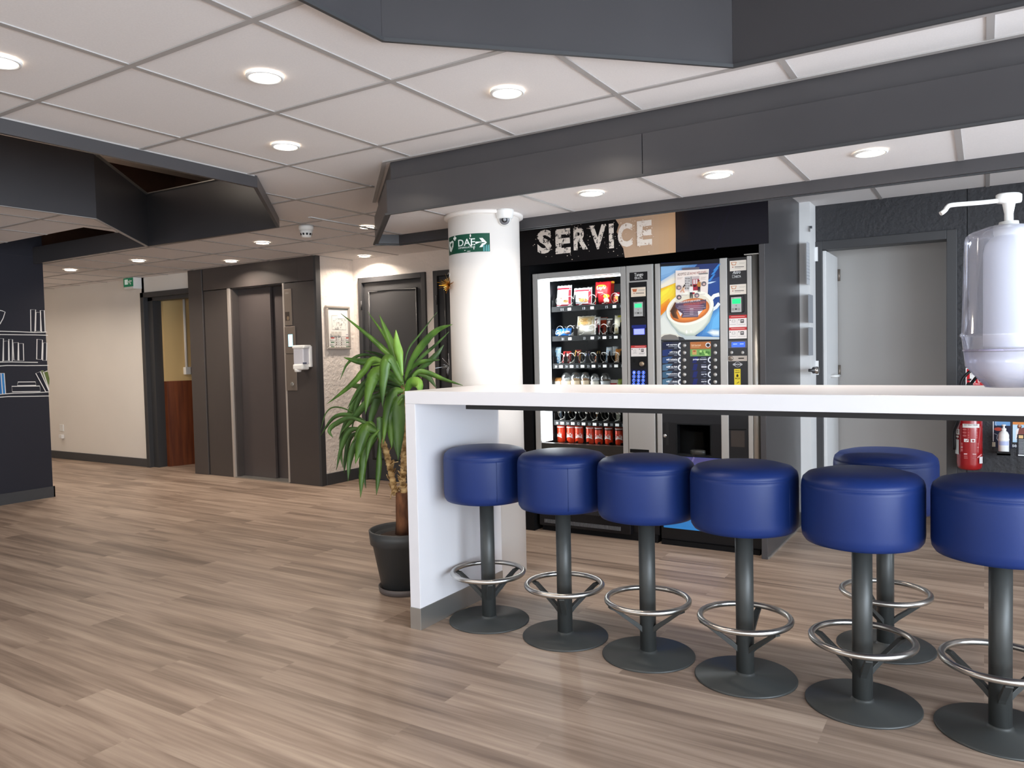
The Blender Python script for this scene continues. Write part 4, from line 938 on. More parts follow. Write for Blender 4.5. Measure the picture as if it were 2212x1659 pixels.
pack('crisp_bag', 'short maroon crisp bag at the right end of the top row', 1112, 375, 1250, 575, 0, '8c1f2c', lambda A: (E_(A, .4, .4, .3, .25, 'e08a3c'), T(A, 'Chips', .2, .62, .9, .82, 'f0e2d8', .02, .2), E_(A, .75, .2, .2, .2, 'e9c9a0')))
def a_blue(A):
    R(A, .0, .05, .06, .95, 'e9eef5'); T(A, 'Go', .2, .2, .52, .8, 'e8f0fb', .03, .2); E_(A, .12, .6, .06, .16, 'e8f0fb'); T(A, 'nut', .56, .35, .82, .65, 'dce8f8', .03, .2); E_(A, .84, .42, .13, .2, '5b3a28'); E_(A, .86, .55, .1, .1, 'd8d8da'); E_(A, .45, .8, .08, .08, '7ab8ef')
pack('cookie_pack', 'bright blue cookie pack lying in the left slot of the second row', 308, 860, 552, 1000, 1, '1f6fc4', a_blue, th=.045)
pack('cookie_bag', 'clear bag of round brown cookies in the second row', 622, 695, 868, 985, 1, 'd9d2c6', lambda A: (R(A, .08, .52, .94, .96, 'c9b48a'), E_(A, .5, .82, .36, .1, '8f6a34'), E_(A, .5, .63, .36, .12, 'a07a40'), T(A, 'COOKIE', .28, .54, .78, .60, 'e8dcc0', .02), E_(A, .5, .82, .2, .05, 'b98d4c'), E_(A, .5, .63, .22, .06, 'c59a58'), E_(A, .7, .3, .26, .12, 'ece8e2')), th=.06)
pack('wafer_bar', 'white wafer bar with red and dark print in the second row', 866, 705, 945, 980, 1, 'e6e2de', lambda A: (vtext(A, 'wafers', .2, .3, .6, .92, '6a4038'), R(A, .62, .1, .95, .55, '8f2230'), E_(A, .4, .2, .25, .1, 'b9aea8'), E_(A, .3, .85, .2, .06, '3a2a28')), th=.03)
pack('wafer_bar', 'orange red tipped wafer bar behind the white one', 940, 710, 1040, 965, 1, 'cc4a2c', lambda A: (R(A, .05, .84, .95, .97, 'efe9e4'), R(A, .1, .1, .6, .5, 'a02a28')), th=.03, dy=.10)
pack('chocolate_bar', 'dark chocolate bar with white lettering in the second row', 1020, 722, 1110, 965, 1, '3a3230', lambda A: (vtext(A, 'Choco', .25, .1, .7, .85, 'd8d0c8'), R(A, .1, .9, .95, .98, 'e0dcd8')), th=.03)
pack('sandwich_pack', 'white and yellow pack at the right end of the second row', 1122, 680, 1236, 975, 1, 'efe9d4', lambda A: (R(A, .45, .88, .98, .98, 'd8cf3a'), R(A, .85, .2, .98, .85, 'e3d76a'), E_(A, .4, .25, .2, .1, 'd9c9a0'), E_(A, .4, .25, .05, .03, '6a5a4a'), R(A, .1, .03, .9, .06, 'd6c93a')), th=.05)
bars = [(318, 1108, 425, 1345, 'bfe0f2', 'wafer_pack', 'pale blue wafer pack at the left end of the third row', lambda A: (E_(A, .5, .28, .4, .16, '3f9ad0'), T(A, 'B', .3, .22, .55, .36, 'f5fafc'), vtext(A, 'Crispy', .3, .48, .6, .92, '7fb8d8'), R(A, .05, .02, .95, .08, '2f86c0'), R(A, .05, .82, .95, .92, 'e9f4fa'))),
 (442, 1160, 560, 1345, 'a3262c', 'wafer_bar', 'red wafer bar with white lettering in the third row', lambda A: (E_(A, .5, .45, .42, .32, 'f0e6e2'), E_(A, .5, .45, .38, .28, 'b8232c'), vtext(A, 'KitKat', .28, .12, .72, .80, 'f6efec'), R(A, .1, .88, .95, .97, 'c03a34'))),
 (603, 1142, 690, 1345, '7c1f22', 'chocolate_bar', 'maroon and gold chocolate bar in the third row', lambda A: (R(A, .02, .03, .22, .97, 'c9963f'), vtext(A, 'TWIX', .25, .15, .85, .92, 'e8c7a0'), R(A, .86, .1, .98, .9, 'b5822f'))),
 (738, 1155, 812, 1338, '3a2b3e', 'chocolate_bar', 'dark brown and violet chocolate bar in the third row', lambda A: (R(A, .1, .06, .85, .78, '45508f'), vtext(A, 'SNICKERS', .2, .08, .75, .80, 'dfe2ee'), R(A, .1, .84, .9, .95, '5a4a3a'))),
 (868, 1152, 955, 1338, '1c1614', 'chocolate_bar', 'black chocolate bar with orange lettering in the third row', lambda A: (E_(A, .4, .3, .35, .26, 'c2461c'), vtext(A, 'Mars', .2, .12, .62, .55, 'f0a04a'), R(A, .4, .75, .9, .95, '9a7a3c'))),
 (1018, 1105, 1100, 1335, 'bcd4e8', 'chocolate_bar', 'pale blue and white bar in the third row', lambda A: (R(A, .05, .05, .4, .7, '7f9dbc'), vtext(A, 'BOUNTY', .3, .12, .85, .75, 'f4f8fb'), R(A, .1, .82, .95, .96, 'dfe4e8'))),
 (1140, 1130, 1226, 1335, 'd8a064', 'cereal_bar', 'orange and white cereal bar at the right end of the third row', lambda A: (R(A, .1, .02, .9, .08, 'f0e6d8'), vtext(A, 'Crunch', .25, .1, .8, .72, 'f6ead8'), R(A, .15, .75, .9, .95, 'c87a2e'), R(A, .7, .1, .95, .7, 'e9b878')))]
for x0, y0, x1, y1, c, nm, lb, f in bars: pack(nm, lb, x0, y0, x1, y1, 2, c, f, th=.026, topw=.95, dy=.05)
pack('wafer_pack', 'white wafer pack behind the pale blue bar of the third row', 1100, 1095, 1180, 1330, 2, 'dfe3e6', None, th=.03, dy=.14)
# fourth row: clear domed boxes with sandwiches and cakes, mostly hidden by the counter
fl = TRAYF[3]
for i, (x, w_, ytop, kind) in enumerate(((500, 130, 1440, 'd'), (625, 130, 1436, 'd'), (757, 120, 1432, 'd'), (885, 120, 1448, 'd'), (1022, 135, 1442, 'd'), (1120, 110, 1540, 'r'), (1205, 70, 1530, 'g'))):
    a, b = S(x-w_/2, ytop), S(x+w_/2, ytop); k = 1.008; cxm = (a.x+b.x)/2*k; r = (b.x-a.x)/2*k*.96; zt = CAMH+(a.z-CAMH)*k; lab = ('first', 'second', 'third', 'fourth', 'fifth')[i] if i < 5 else ''
    yc = YT+.012+r
    if kind == 'd':
        t = thing('dessert_cup', 'clear domed dessert cup, %s from the left just above the counter edge' % lab, 'snack', (cxm, yc, fl), GG)
        hh = zt-fl; build('cup', MB().lathe([(r*.72, 0.001), (r*.95, hh*.62), (r, hh*.64)], (cxm, yc, fl), 20), ink(('efe6d8', 'e6d2b5', 'd8c4a8', 'e9e2d6', 'c9ccd0')[i], rough=.4), t)
        build('dome_lid', MB().lathe([(r, hh*.64), (r*.96, hh*.8), (r*.6, hh*.96), (0, hh)], (cxm, yc, fl), 20), M['film'], t)
        build('filling', MB().lathe([(r*.9, hh*.6), (r*.7, hh*.72), (0, hh*.76)], (cxm, yc, fl), 16), ink(('f3ede2', 'c99a5c', 'a8743c', 'efe9e0', '5a4a40')[i]), t)
    else: pack('snack_pot', 'small %s pack at the right of the fourth row' % ('red and white' if kind == 'r' else 'green'), x-w_/2, ytop, x+w_/2, 1640, 3, 'e9e4e0' if kind == 'r' else '8fa04c', (lambda A: (R(A, .1, .6, .9, .8, 'b8303a'),)) if kind == 'r' else None, th=.04)
pack('sandwich_box', 'brown card sandwich box at the left end of the fourth row', 308, 1512, 430, 1640, 3, 'b9824a', lambda A: (R(A, .1, .3, .95, .8, 'f0e6d8'),), th=.05, crimp=False)
# fifth row: cups set back in the spirals
for i, (x, y0, y1, c, lb) in enumerate(((505, 370, 455, '9fb6cf', 'pale blue'), (650, 372, 462, 'b57a3c', 'caramel'), (815, 378, 465, '7fa3ab', 'teal grey'), (968, 390, 470, '3f463c', 'dark green'), (1142, 378, 475, 'a8703a', 'brown'), (1475, 388, 490, 'dfe3cf', 'pale yellow'))):
    Yc = YT+.075; a, b = aty(1140+(x-42)/7.628, 840+y0/7.628, Yc), aty(1140+(x+42)/7.628, 840+y1/7.628, Yc); r = (b.x-a.x)/2; cxm = (a.x+b.x)/2; fl = TRAYF[4]
    t = thing('snack_cup', '%s snack cup in the fifth row, seen just under the counter' % lb, 'snack', (cxm, Yc+r, fl), GG)
    build('cup', MB().lathe([(r*.8, .001), (r, .118), (r*1.04, .121)], (cxm, Yc+r, fl), 20), ink(c, rough=.4), t)
    build('lid', MB().lathe([(r*1.05, .121), (r*1.05, .127), (0, .128)], (cxm, Yc+r, fl), 20), M['whitep'], t)
    A = Art('c', (cxm, Yc+r, r*.93)); m_ = Art('uv', lambda u, v, o, cxm=cxm, r=r: (cxm+(r*.97+o)*math.cos(u), Yc+r+(r*.97+o)*math.sin(u), fl+v)); R(m_, -2.3, .045, -.8, .075, 'efe9e2', 8, 1); R(m_, -2.0, .052, -1.2, .058, '6a5a50', 6, 1); m_.build('band', t)
# bottom row: red drink cans
fl = TRAYF[5]
for i, (x, yt, yb) in enumerate(((522, 645, 905), (680, 650, 915), (818, 655, 922), (1003, 660, 928), (1145, 668, 940), (1312, 678, 955), (1482, 683, 962))):
    Yc = YT+.03; a, b = aty(1140+(x-66)/7.628, 840+yt/7.628, Yc), aty(1140+(x+66)/7.628, 840+yb/7.628, Yc); r = (b.x-a.x)/2*.98; cxm = min((a.x+b.x)/2, -2.085); h = a.z-b.z; yc = Yc+r; zf = min(b.z, fl+.02)
    lab = ('leftmost', 'second', 'third', 'middle', 'fifth', 'sixth', 'rightmost')[i]
    t = thing('drink_can', '%s red drink can in the bottom row of the snack machine%s' % (lab, '' if i in (0, 3, 6) else ' from the left'), 'drink can', (cxm, yc, fl), GG)
    z0 = fl+.0005; h = .136; r = min(r, .0335)
    build('body', MB().lathe([(r*.78, 0), (r*.94, .006), (r, .014), (r, h-.016), (r*.86, h-.004)], (cxm, yc, z0), 28), mat('can_red', 'd63c1c', .3, .2), t)
    build('lid', MB().lathe([(r*.86, h-.004), (r*.88, h), (r*.84, h), (r*.82, h-.004), (0, h-.004)], (cxm, yc, z0), 28), M['alu'], t)
    m_ = Art('uv', lambda u, v, o, cxm=cxm, r=r, yc=yc, z0=z0: (cxm+(r+o)*math.cos(u), yc+(r+o)*math.sin(u), z0+v), off=.0006, step=.0003)
    R(m_, -2.7, .112, -.3, .120, 'e9e6e2', 10, 1)
    if i > 3: R(m_, -2.7, .104, -.3, .110, '1d1414', 10, 1)
    sft = (i*.37) % .8-.4
    m_.textuv('Coca-Cola', -2.45+sft, .044, -.65+sft, .076, 'fbf5f2', .03, .45); n_ = 10
    m_.raw([(-2.5+sft+1.9*k/n_, .036+.010*math.sin(PI*k/n_)+q) for k in range(n_+1) for q in (0, .006)], [(2*k, 2*k+2, 2*k+3, 2*k+1) for k in range(n_)], 'fbf5f2'); m_.build('logo', t)

# ================================================================== COFFEE MACHINE
KX0, KX1 = -1.802, -1.142
km = thing('coffee_machine', 'hot drinks machine with large coffee cup picture and button columns', 'vending machine', ((KX0+KX1)/2, YM, 0))
CC = (1415, 550, 5.719)
def K(x, y, Y=YM): return aty(1415+x/5.719, 550+y/5.719, Y)
build('cabinet', MB().box(KX0, KX1, YM+.05, 5.4, .03, 1.825), M['black'], km, bev=.004)
build('plinth', B(KX0+.01, KX1-.02, YM+.03, 5.4, 0, .03), M['matt'], km)
PX0, PX1 = -1.758, -1.384
st = [(KX0+.004, PX0-.006), (PX1+.002, -1.335), (-1.216, -1.188)]
for n, (a, b) in enumerate(st): build('trim_strip', B(a, b, YM-.004, YM+.05, .13, 1.82), M['silver'], km, bev=.003)
build('round_trim', MB().lathe([(.024, .13), (.024, 1.825)], (-1.166, YM+.012, 0), 24), M['alu'], km)
build('top_cap', B(-1.23, KX1, YM-.012, YM+.05, 1.824, 1.832), M['alu'], km, bev=.002)
gp = build('picture_panel', B(PX0-.006, PX1+.002, YM, YM+.05, 1.322, 1.818), mat('panel_dark', '1a1a1e', .3), km)
EM = .1
A = Art('y', YM, CC, step=.00012)
def pl_(p, c): A.poly(p, c, EM)
pl_([(72, 105), (798, 60), (798, 1045), (78, 1050)], '2f3d70')
A.blend([(72, 110), (560, 80), (330, 330), (72, 420)], [(72, 150), (300, 135), (200, 220), (72, 260)], '5a88c0', '8db8e0', 6, EM)
A.blend([(72, 330), (260, 215), (400, 190), (480, 300), (300, 420), (72, 470)], [(72, 380), (200, 300), (260, 290), (270, 300), (200, 360), (72, 410)], 'c9d2dc', 'f3ead8', 5, EM)
A.blend([(72, 420), (300, 330), (420, 420), (330, 560), (150, 720), (72, 760)], [(72, 470), (170, 410), (180, 430), (150, 470), (110, 500), (72, 540)], 'f0b832', 'fbe94a', 6, EM)
A.blend([(72, 620), (180, 540), (190, 640), (140, 690), (72, 745)], [(72, 700), (110, 660), (115, 680), (100, 700), (72, 740)], 'f0a436', 'ee7a28', 5, EM)
A.blend([(640, 330), (798, 270), (798, 640), (690, 640)], [(700, 420), (790, 380), (790, 540), (730, 560)], '33508f', '2a4a90', 4, EM)
for x, y in ((740, 210), (700, 290), (765, 160)): pl_([(x-50, y+40), (x+20, y-40), (x+50, y-50), (x-10, y+35)], '3f86cf')
pl_([(650, 345), (700, 335), (760, 330), (690, 358), (640, 365)], 'c9def2')
A.blend([(640, 700), (798, 620), (798, 1045), (500, 1045)], [(720, 800), (798, 700), (798, 900), (700, 920)], '3f6fae', '6ab2e6', 6, EM)
A.blend([(640, 960), (700, 920), (798, 930), (798, 1012), (720, 1010)], [(680, 965), (720, 945), (790, 950), (790, 985), (730, 985)], '8fb0d0', 'e3ebee', 4, EM)
A.blend([(72, 760), (140, 690), (240, 860), (420, 1000), (330, 1050), (78, 1050)], [(72, 800), (110, 760), (200, 900), (300, 1000), (200, 1030), (78, 1000)], 'c3cdd2', 'dfe3dc', 5, EM)
pl_([(220, 880), (330, 960), (520, 1010), (798, 1020), (798, 1048), (330, 1050)], 'b9c4c6')
pl_([(76, 1048), (76, 990), (120, 978), (200, 976), (280, 990), (340, 1020), (370, 1045)], 'd9d8cc'); pl_([(78, 1049), (82, 1020), (120, 995), (190, 985), (260, 998), (300, 1030), (310, 1048)], '7a7672'); pl_([(290, 1010), (350, 1025), (375, 1049), (300, 1050)], '3f4146')
# handle, bowl, rim, coffee
A.stroke([(690, 560), (735, 510), (798, 492)], 46, 'eef0ec', EM); A.stroke([(700, 690), (760, 650), (798, 600)], 40, 'dfe6ea', EM); pl_([(735, 560), (798, 520), (798, 560), (770, 570)], '2c4c8c')
bowl = [(135, 690), (150, 780), (210, 880), (290, 960), (390, 1005), (500, 1000), (600, 930), (680, 830), (722, 700), (730, 600), (420, 640)]
inn = [(240, 800), (260, 840), (300, 880), (360, 920), (410, 930), (470, 920), (530, 880), (580, 840), (620, 790), (600, 780), (420, 800)]
A.blend(bowl, [(a*.55+b*.45, c*.55+d*.45) for (a, c), (b, d) in zip(bowl, inn)], 'a9b8b0', 'dfe3d6', 8, EM)
A.ell(432, 660, 296, 205, 'f4f1e4', EM, rot=12, n=36); A.ell(430, 668, 262, 172, 'e4dcc8', EM, rot=12, n=36)
for i in range(8):
    t = i/7; A.ell(432+10*t, 690-4*t, 246-50*t, 142-40*t, tuple(int(p+(q-p)*t) for p, q in zip((0xc0, 0x6a, 0x36), (0xee, 0x92, 0x4c))), EM, rot=12, n=32)
A.blend([(190, 700), (250, 590), (300, 600), (270, 720), (300, 800), (230, 780)], [(205, 700), (235, 650), (250, 660), (240, 720), (250, 770), (225, 750)], '7a4c34', '4a3428', 4, EM)
A.ell(395, 955, 12, 22, 'f3f3ee', EM, n=8); A.ell(450, 950, 12, 16, 'e9e9e2', EM, n=8)
A.poly([(72, 112), (72, 150), (798, 105), (798, 55)], '1c1c22'); A.build('cup_picture', gp)
# hygiene poster taped on the picture
A = Art('y', YM, CC, off=.0075, step=.00012)
A.poly([(340, 165), (552, 155), (552, 185), (340, 198)], '6a6672')
A.poly([(258, 198), (670, 178), (652, 555), (645, 672), (560, 710), (535, 790), (325, 795), (348, 728), (262, 665)], 'faf3ef'); A.poly([(262, 202), (664, 183), (648, 552), (640, 560), (262, 598)], 'f9ebe2')
v_, f_ = text_mesh('ADOPTEZ LES BONS REFLEXES !', .0, 0.)
def slant(s, bl, br, h, c, b=.01):
    v, f = text_mesh(s, b, 0.); P = [A.uv(bl[0]+(br[0]-bl[0])*p, bl[1]+(br[1]-bl[1])*p-h*q) for p, q in v]; A.raw([tuple(p) for p in P], f, c)
slant('ADOPTEZ LES ', (282, 264), (432, 250), 32, '6e4638'); slant('BONS RÉFLEXES !', (440, 249), (650, 226), 34, 'a3402f')
A.poly([(545, 232), (658, 224), (658, 240), (545, 248)], '8a8682')
for x, y, x1, y1, c in ((372, 275, 440, 440, 'd7d2d0'), (440, 272, 466, 438, 'a8a2a2'), (468, 300, 550, 440, 'b23a48'), (470, 272, 552, 300, 'cdbdbc'), (476, 310, 500, 365, 'eddcdc'), (506, 308, 530, 363, 'eddcdc')): A.rect(x, y, x1, y1, c)
rr = random.Random(2)
for j in range(5):
    for i in range(4): A.rect(378+i*15, 288+j*30, 387+i*15, 306+j*30, rr.choice(('8a8484', '5a5454', 'b5aeae')))
def fig(x, y, h, shirt, trs, hair='2b2224'):
    A.poly([(x-h*.10, y-h*.45), (x+h*.10, y-h*.46), (x+h*.09, y), (x+h*.03, y), (x, y-h*.38), (x-h*.04, y), (x-h*.10, y)], trs); A.poly([(x-h*.12, y-h*.80), (x+h*.12, y-h*.82), (x+h*.13, y-h*.42), (x-h*.12, y-h*.42)], shirt)
    A.poly([(x-h*.12, y-h*.78), (x-h*.19, y-h*.5), (x-h*.15, y-h*.48), (x-h*.08, y-h*.7)], shirt); A.ell(x, y-h*.89, h*.055, h*.07, 'c9936e', n=10); A.ell(x-h*.01, y-h*.93, h*.06, h*.05, hair, n=10)
fig(455, 540, 175, 'f5f2ef', '2a2a36'); fig(552, 462, 150, 'c98a45', '25252f'); 
A.poly([(345, 410), (372, 402), (362, 440), (372, 470), (362, 472), (348, 440), (325, 470), (318, 465), (340, 435)], 'e3a27a'); A.poly([(350, 405), (370, 370), (382, 372), (365, 408)], '2b2224'); A.poly([(350, 412), (374, 405), (368, 432), (346, 434)], 'e9c9a8')
A.rect(470, 468, 497, 488, 'b23a48'); A.poly([(480, 380), (518, 376), (515, 395), (490, 402)], '2a2226')
for x, y, c in ((303, 408, '8a7a80'), (612, 362, '6f6a70'), (305, 528, '5f5a62'), (525, 505, '7a727c')): A.ell(x, y, 30, 30, c, n=20); A.ell(x+2, y+4, 16, 14, 'd9b5ae', n=12)
for x, y, w_ in ((282, 290, 68), (282, 303, 55), (575, 282, 66), (575, 296, 50), (330, 498, 90), (330, 510, 75), (568, 492, 60), (575, 310, 60)): A.stroke([(x, y), (x+w_, y-4)], 4, 'c9b7ae')
A.poly([(262, 598), (640, 556), (640, 668), (558, 705), (540, 772), (338, 778), (352, 735), (262, 655)], '5d4f66')
A.blend([(330, 610), (600, 580), (590, 700), (380, 720)], [(420, 620), (560, 605), (540, 650), (430, 665)], '6a4a62', '9a5266', 4)
slant('UNE SÉCURITÉ ET UNE HYGIÈNE', (274, 608), (570, 574), 28, 'efe6e6', .015); slant('GARANTIES PAR VOS GESTES', (362, 630), (630, 600), 26, 'c9705a', .015)
for y, a, b in ((640, 300, 612), (662, 285, 635), (684, 330, 600), (706, 355, 560), (728, 365, 548), (748, 360, 545), (764, 350, 540)): A.stroke([(a, y), (b, y-8)], 6, 'b9a6b5')
for y in (672, 700, 722, 742): A.stroke([(440, y), (484, y-1)], 7, 'd8c9d2')
A.poly([(290, 690), (348, 728), (325, 765)], 'f0e9e8'); A.poly([(540, 700), (600, 690), (545, 755)], 'f2ecec')
tag(A.build('hygiene_poster', loc=tuple(K(460, 790)))  , 'paper hygiene poster with small figures taped over the coffee cup picture', 'poster')
# selection panel
spn = build('selection_panel', B(PX0-.006, PX1+.002, YM, YM+.05, .80, 1.318), mat('sel_black', '131317', .3), km)
names = ['café expresso', 'café long', 'café noisette', 'café au lait', 'cappuccino', 'café + cacao', 'thé citron', 'thé']
names2 = ['Café Gourmand', '', 'potage tomate', 'cacao', 'cacao + lait', 'cacao fort', 'lait', 'eau chaude']
rows = [(1122, 0), (1212, 1), (1302, 2), (1392, 3), (1482, 4), (1572, 5), (1662, 6), (1752, 7)]
for y, i in rows:
    A = Art('y', YM, CC, off=.0012, step=.0002)
    A.rect(92, y-42, 320, y+40, '2a2d3c', .12); A.poly([(92, y-30), (150, y-42), (220, y-42), (150, y+40), (92, y+40)], ('1e2440', '24386e', '33507e', '50718f', '3c5e7a', '4c708a', '2c3658', '2c3658')[i], .08)
    A.text(names[i], 140 if len(names[i]) > 9 else 180, y-18, 276, y+2, 'e9edf2', .025, emit=.25); A.stroke([(165, y+14), (276, y+12)], 6, 'aab2bd'); A.stroke([(238, y+32), (272, y+31)], 6, 'aab2bd')
    A.ell(318, y+2, 36, 38, 'd9dde2', .15, a0=90, a1=270, n=16); A.ell(320, y+4, 20, 20, '4a4f60', a0=90, a1=270, n=12); A.build('drink_label', spn)
    A = Art('y', YM, CC, off=.0012, step=.0002)
    A.rect(434, y-42, 690, y+40, ('a8683c', '6f9a58')[i] if i < 2 else '2a2c3a', .15)
    if i == 0: A.text(names2[0], 448, y-14, 566, y+6, 'e9cfae', .015, emit=.1); A.stroke([(450, y+20), (550, y+18)], 5, 'd9b48a'); A.ell(655, y-6, 32, 30, 'dcdde0', .1); A.ell(656, y-4, 22, 20, '3a3438')
    elif i == 1:
        A.rect(460, y-34, 515, y+24, 'c9a468'); A.ell(487, y-20, 20, 8, 'a8483a')
        for q in range(12): A.ell(545+rr.uniform(0, 120), y+rr.uniform(-26, 26), 16, 15, rr.choice(('8fbf6a', '5a9048', 'a8cf80', '4a7a3c')), .12, n=10)
    else:
        A.poly([(480, y-40), (530, y-42), (510, y+38), (462, y+38)], '232c66', .08); A.stroke([(570, y-30), (632, y-32)], 5, '8e96b0'); A.text(names2[i], 470 if i == 2 else 572, y-16, 640, y+4, 'dfe3ee', .025, emit=.2); A.stroke([(600, y+26), (632, y+25)], 5, '8e96b0'); A.ell(688, y-2, 36, 38, 'cfd4dc', .15, a0=90, a1=270, n=16); A.ell(690, y, 22, 22, '2c3040', a0=90, a1=270, n=12)
    A.build('drink_label', spn)
    for x in (367, 747):
        p = K(x, y); build('push_button', MB().lathe([(.0115, 0), (.0118, .006), (.009, .010), (0, .0115)], (p.x, YM-.0005, p.z), 18, axis='-y'), M['silver'], spn)
# dispensing bay and lower door
bay = MB(); x0, x1, z0, z1 = -1.665, -1.452, .602, .79
bay.box(PX0-.006, x0, YM, YM+.05, .589, .80).box(x1, PX1+.002, YM, YM+.05, .589, .80).box(x0, x1, YM, YM+.05, .589, z0).box(x0, x1, YM, YM+.05, z1, .80)
by = build('dispensing_bay', bay, M['black'], km)
build('bay_lining', MB().add([(x0, YM+.05, z0), (x1, YM+.05, z0), (x1, YM+.05, z1), (x0, YM+.05, z1), (x0+.02, YM+.045, z0+.02)], [(0, 1, 2, 3)]), M['matt'], by)
build('cup_stand', MB().lathe([(.05, 0), (.05, .025), (.04, .03), (0, .03)], ((x0+x1)/2+.02, YM+.02, z0), 24, sy=.5), mat('stand_dark', '3a3936', .4), by)
build('bay_door', B(x0-.01, x1+.01, YM-.004, YM-.001, z0-.008, z1+.005), M['glass'], by)
k = aty(1437, 941, YM); build('lock', MB().lathe([(.012, 0), (.012, .006), (.008, .008), (0, .008)], (k.x, YM, k.z), 18, axis='-y'), M['chrome'], by)
build('lock_slot', B(k.x+.004, k.x+.026, YM-.002, YM, k.z-.06, k.z+.09), mat('slot_black', '0b0b0d', .3), by)
ld_ = build('lower_panel', B(PX0-.006, PX1+.002, YM, YM+.05, .12, .586), ink('4a5aa0', rough=.3), km)
A = Art('y', YM, (1120, 860, 3.687), step=.0001)
tl, brp = A.uv(1135, 470), A.uv(1600, 1010)
for i in range(14):
    t = i/13; A.rectuv(PX0-.006, .12, PX1+.002, .584-.464*t*.97, tuple(int(p+(q-p)*t) for p, q in zip((0x56, 0x54, 0x8e), (0x34, 0x86, 0xd0))), .05)
A.text('EXPERT', 1080, 905, 1345, 955, '1d3f86', .02); A.stroke([(1400, 470), (1360, 560), (1330, 700)], 14, '7f78b0'); A.build('printed_front', ld_)
# payment column
cs = build('payment_column', B(-1.335, -1.216, YM-.002, YM+.05, .13, 1.815), mat('pay_black', '121215', .3), km)
A = Art('y', YM-.002, CC, step=.0002)
A.text('Astro', 958, 200, 1056, 234, 'e6e6e6', .01, .3); A.rect(952, 252, 984, 290, '8a8a8a'); A.text('NECTA', 988, 258, 1062, 282, 'd9d9d9', .015); A.rect(960, 258, 976, 284, '3a3a3a')
A.build('name_print', cs)
A = Art('y', YM-.002, CC, step=.0002); A.rect(905, 1068, 1135, 1150, '5c5e66'); A.rect(945, 1082, 1112, 1140, '3d62ff', emit=.8); A.stroke([(965, 1106), (1015, 1104)], 6, 'b9c6ff', .9); A.stroke([(1048, 1104), (1095, 1102)], 6, 'b9c6ff', .9); A.build('display_screen', cs)
A = Art('y', YM-.002, CC, step=.0002)
A.rect(905, 1252, 1137, 1314, 'b5aca4'); A.rect(1030, 1274, 1100, 1286, '2a2624'); A.build('coin_plate', cs)
A = Art('y', YM-.002, CC, step=.0002)
A.ell(1020, 1357, 62, 20, 'a9aaae'); A.ell(1020, 1357, 42, 34, 'a9aaae'); A.ell(1020, 1357, 36, 28, '1a1a1e'); A.text('VENDING', 972, 1346, 1068, 1368, 'c9cacd', .02)
A.build('emblem', cs)
rd = build('card_reader', MB().box(K(925, 515).x, K(1098, 515).x, YM-.014, YM-.002, K(925, 722).z, K(925, 512).z), M['black'], cs, bev=.004)
A = Art('y', YM-.014, CC, step=.0003); A.rect(940, 528, 1068, 708, 'b4b6b4'); A.rect(952, 548, 1058, 604, '25d07a', emit=.7); A.poly([(990, 630), (1010, 618), (1010, 642)], '8a8a88'); A.rect(950, 662, 980, 692, '95958f'); A.rect(990, 662, 1012, 684, '4a4a48'); A.rect(1020, 660, 1052, 690, '9a9a96'); A.stroke([(950, 538), (975, 538)], 5, 'a04030'); A.build('reader_face', rd)
for x in (950, 1086):
    p = K(x, 1210); build('push_button', MB().lathe([(.010, 0), (.010, .006), (.007, .009), (0, .010)], (p.x, YM-.002, p.z), 18, axis='-y'), M['silver'], cs)
p = K(940, 1282); build('coin_button', MB().lathe([(.014, 0), (.014, .006), (.010, .010), (0, .010)], (p.x, YM-.002, p.z), 18, axis='-y'), M['plate'], cs)
A = Art('y', YM-.002, (1120, 860, 3.687), off=.001); A.rect(1692, 258, 1803, 392, '3b3532'); A.stroke([(1675, 250), (1815, 250)], 8, '060606'); A.build('change_flap', cs)
for y0, y1, lb in ((80, 192, 'top white and orange contact sticker on the coffee machine column'), (374, 486, 'lower white and orange contact sticker, just above the card reader of the coffee machine')):
    A = Art('y', YM-.002, CC, off=.002, step=.0002); A.rect(924, y0, 1128, y1, 'e9dfd2'); A.poly([(938, y0+14), (1010, y0+10), (996, y0+52), (950, y0+54)], 'c98a64'); A.poly([(950, y0+20), (1000, y0+18), (990, y0+44), (958, y0+45)], 'e9dfd2'); A.stroke([(1040, y0+20), (1115, y0+18)], 4, 'c0b6aa'); A.stroke([(1040, y0+34), (1105, y0+32)], 4, 'c0b6aa'); A.ell(962, y0+76, 7, 7, 'a04a3a'); A.stroke([(985, y0+74), (1100, y0+70)], 9, '7a6f6a'); A.stroke([(985, y0+92), (1060, y0+90)], 4, 'a8a09a')
    tag(A.build('contact_sticker', loc=tuple(K(1020, y1))), lb, 'sticker')
for y0, lb in ((752, 'red and white instruction sticker under the card reader of the coffee machine'), (900, 'red and white instruction sticker just above the blue display of the coffee machine')):
    A = Art('y', YM-.002, CC, off=.002, step=.0002); A.rect(915, y0, 1135, y0+146 if y0 < 800 else y0+134, 'ece6e3'); A.rect(915, y0, 1135, y0+30, 'c0393c'); A.stroke([(940, y0+16), (1110, y0+12)], 6, 'e6b3ac')
    A.ell(930, y0+58, 6, 6, '3a3a3a'); A.ell(1038, y0+54, 6, 6, '3a3a3a'); A.rect(952, y0+54, 990, y0+84, 'a9a4a2'); A.rect(957, y0+58, 985, y0+80, 'ece6e3'); A.rect(1056, y0+48, 1100, y0+90, '4f4c4c'); A.rect(1064, y0+60, 1092, y0+72, 'cfcaca')
    A.stroke([(925, y0+112), (1000, y0+110)], 4, 'a9a4a2'); A.stroke([(1030, y0+112), (1120, y0+108)], 4, 'a9a4a2'); A.stroke([(1018, y0+44), (1018, y0+120)], 3, 'c9c4c2')
    tag(A.build('instruction_sticker', loc=tuple(K(1020, y0+140))), lb, 'sticker')
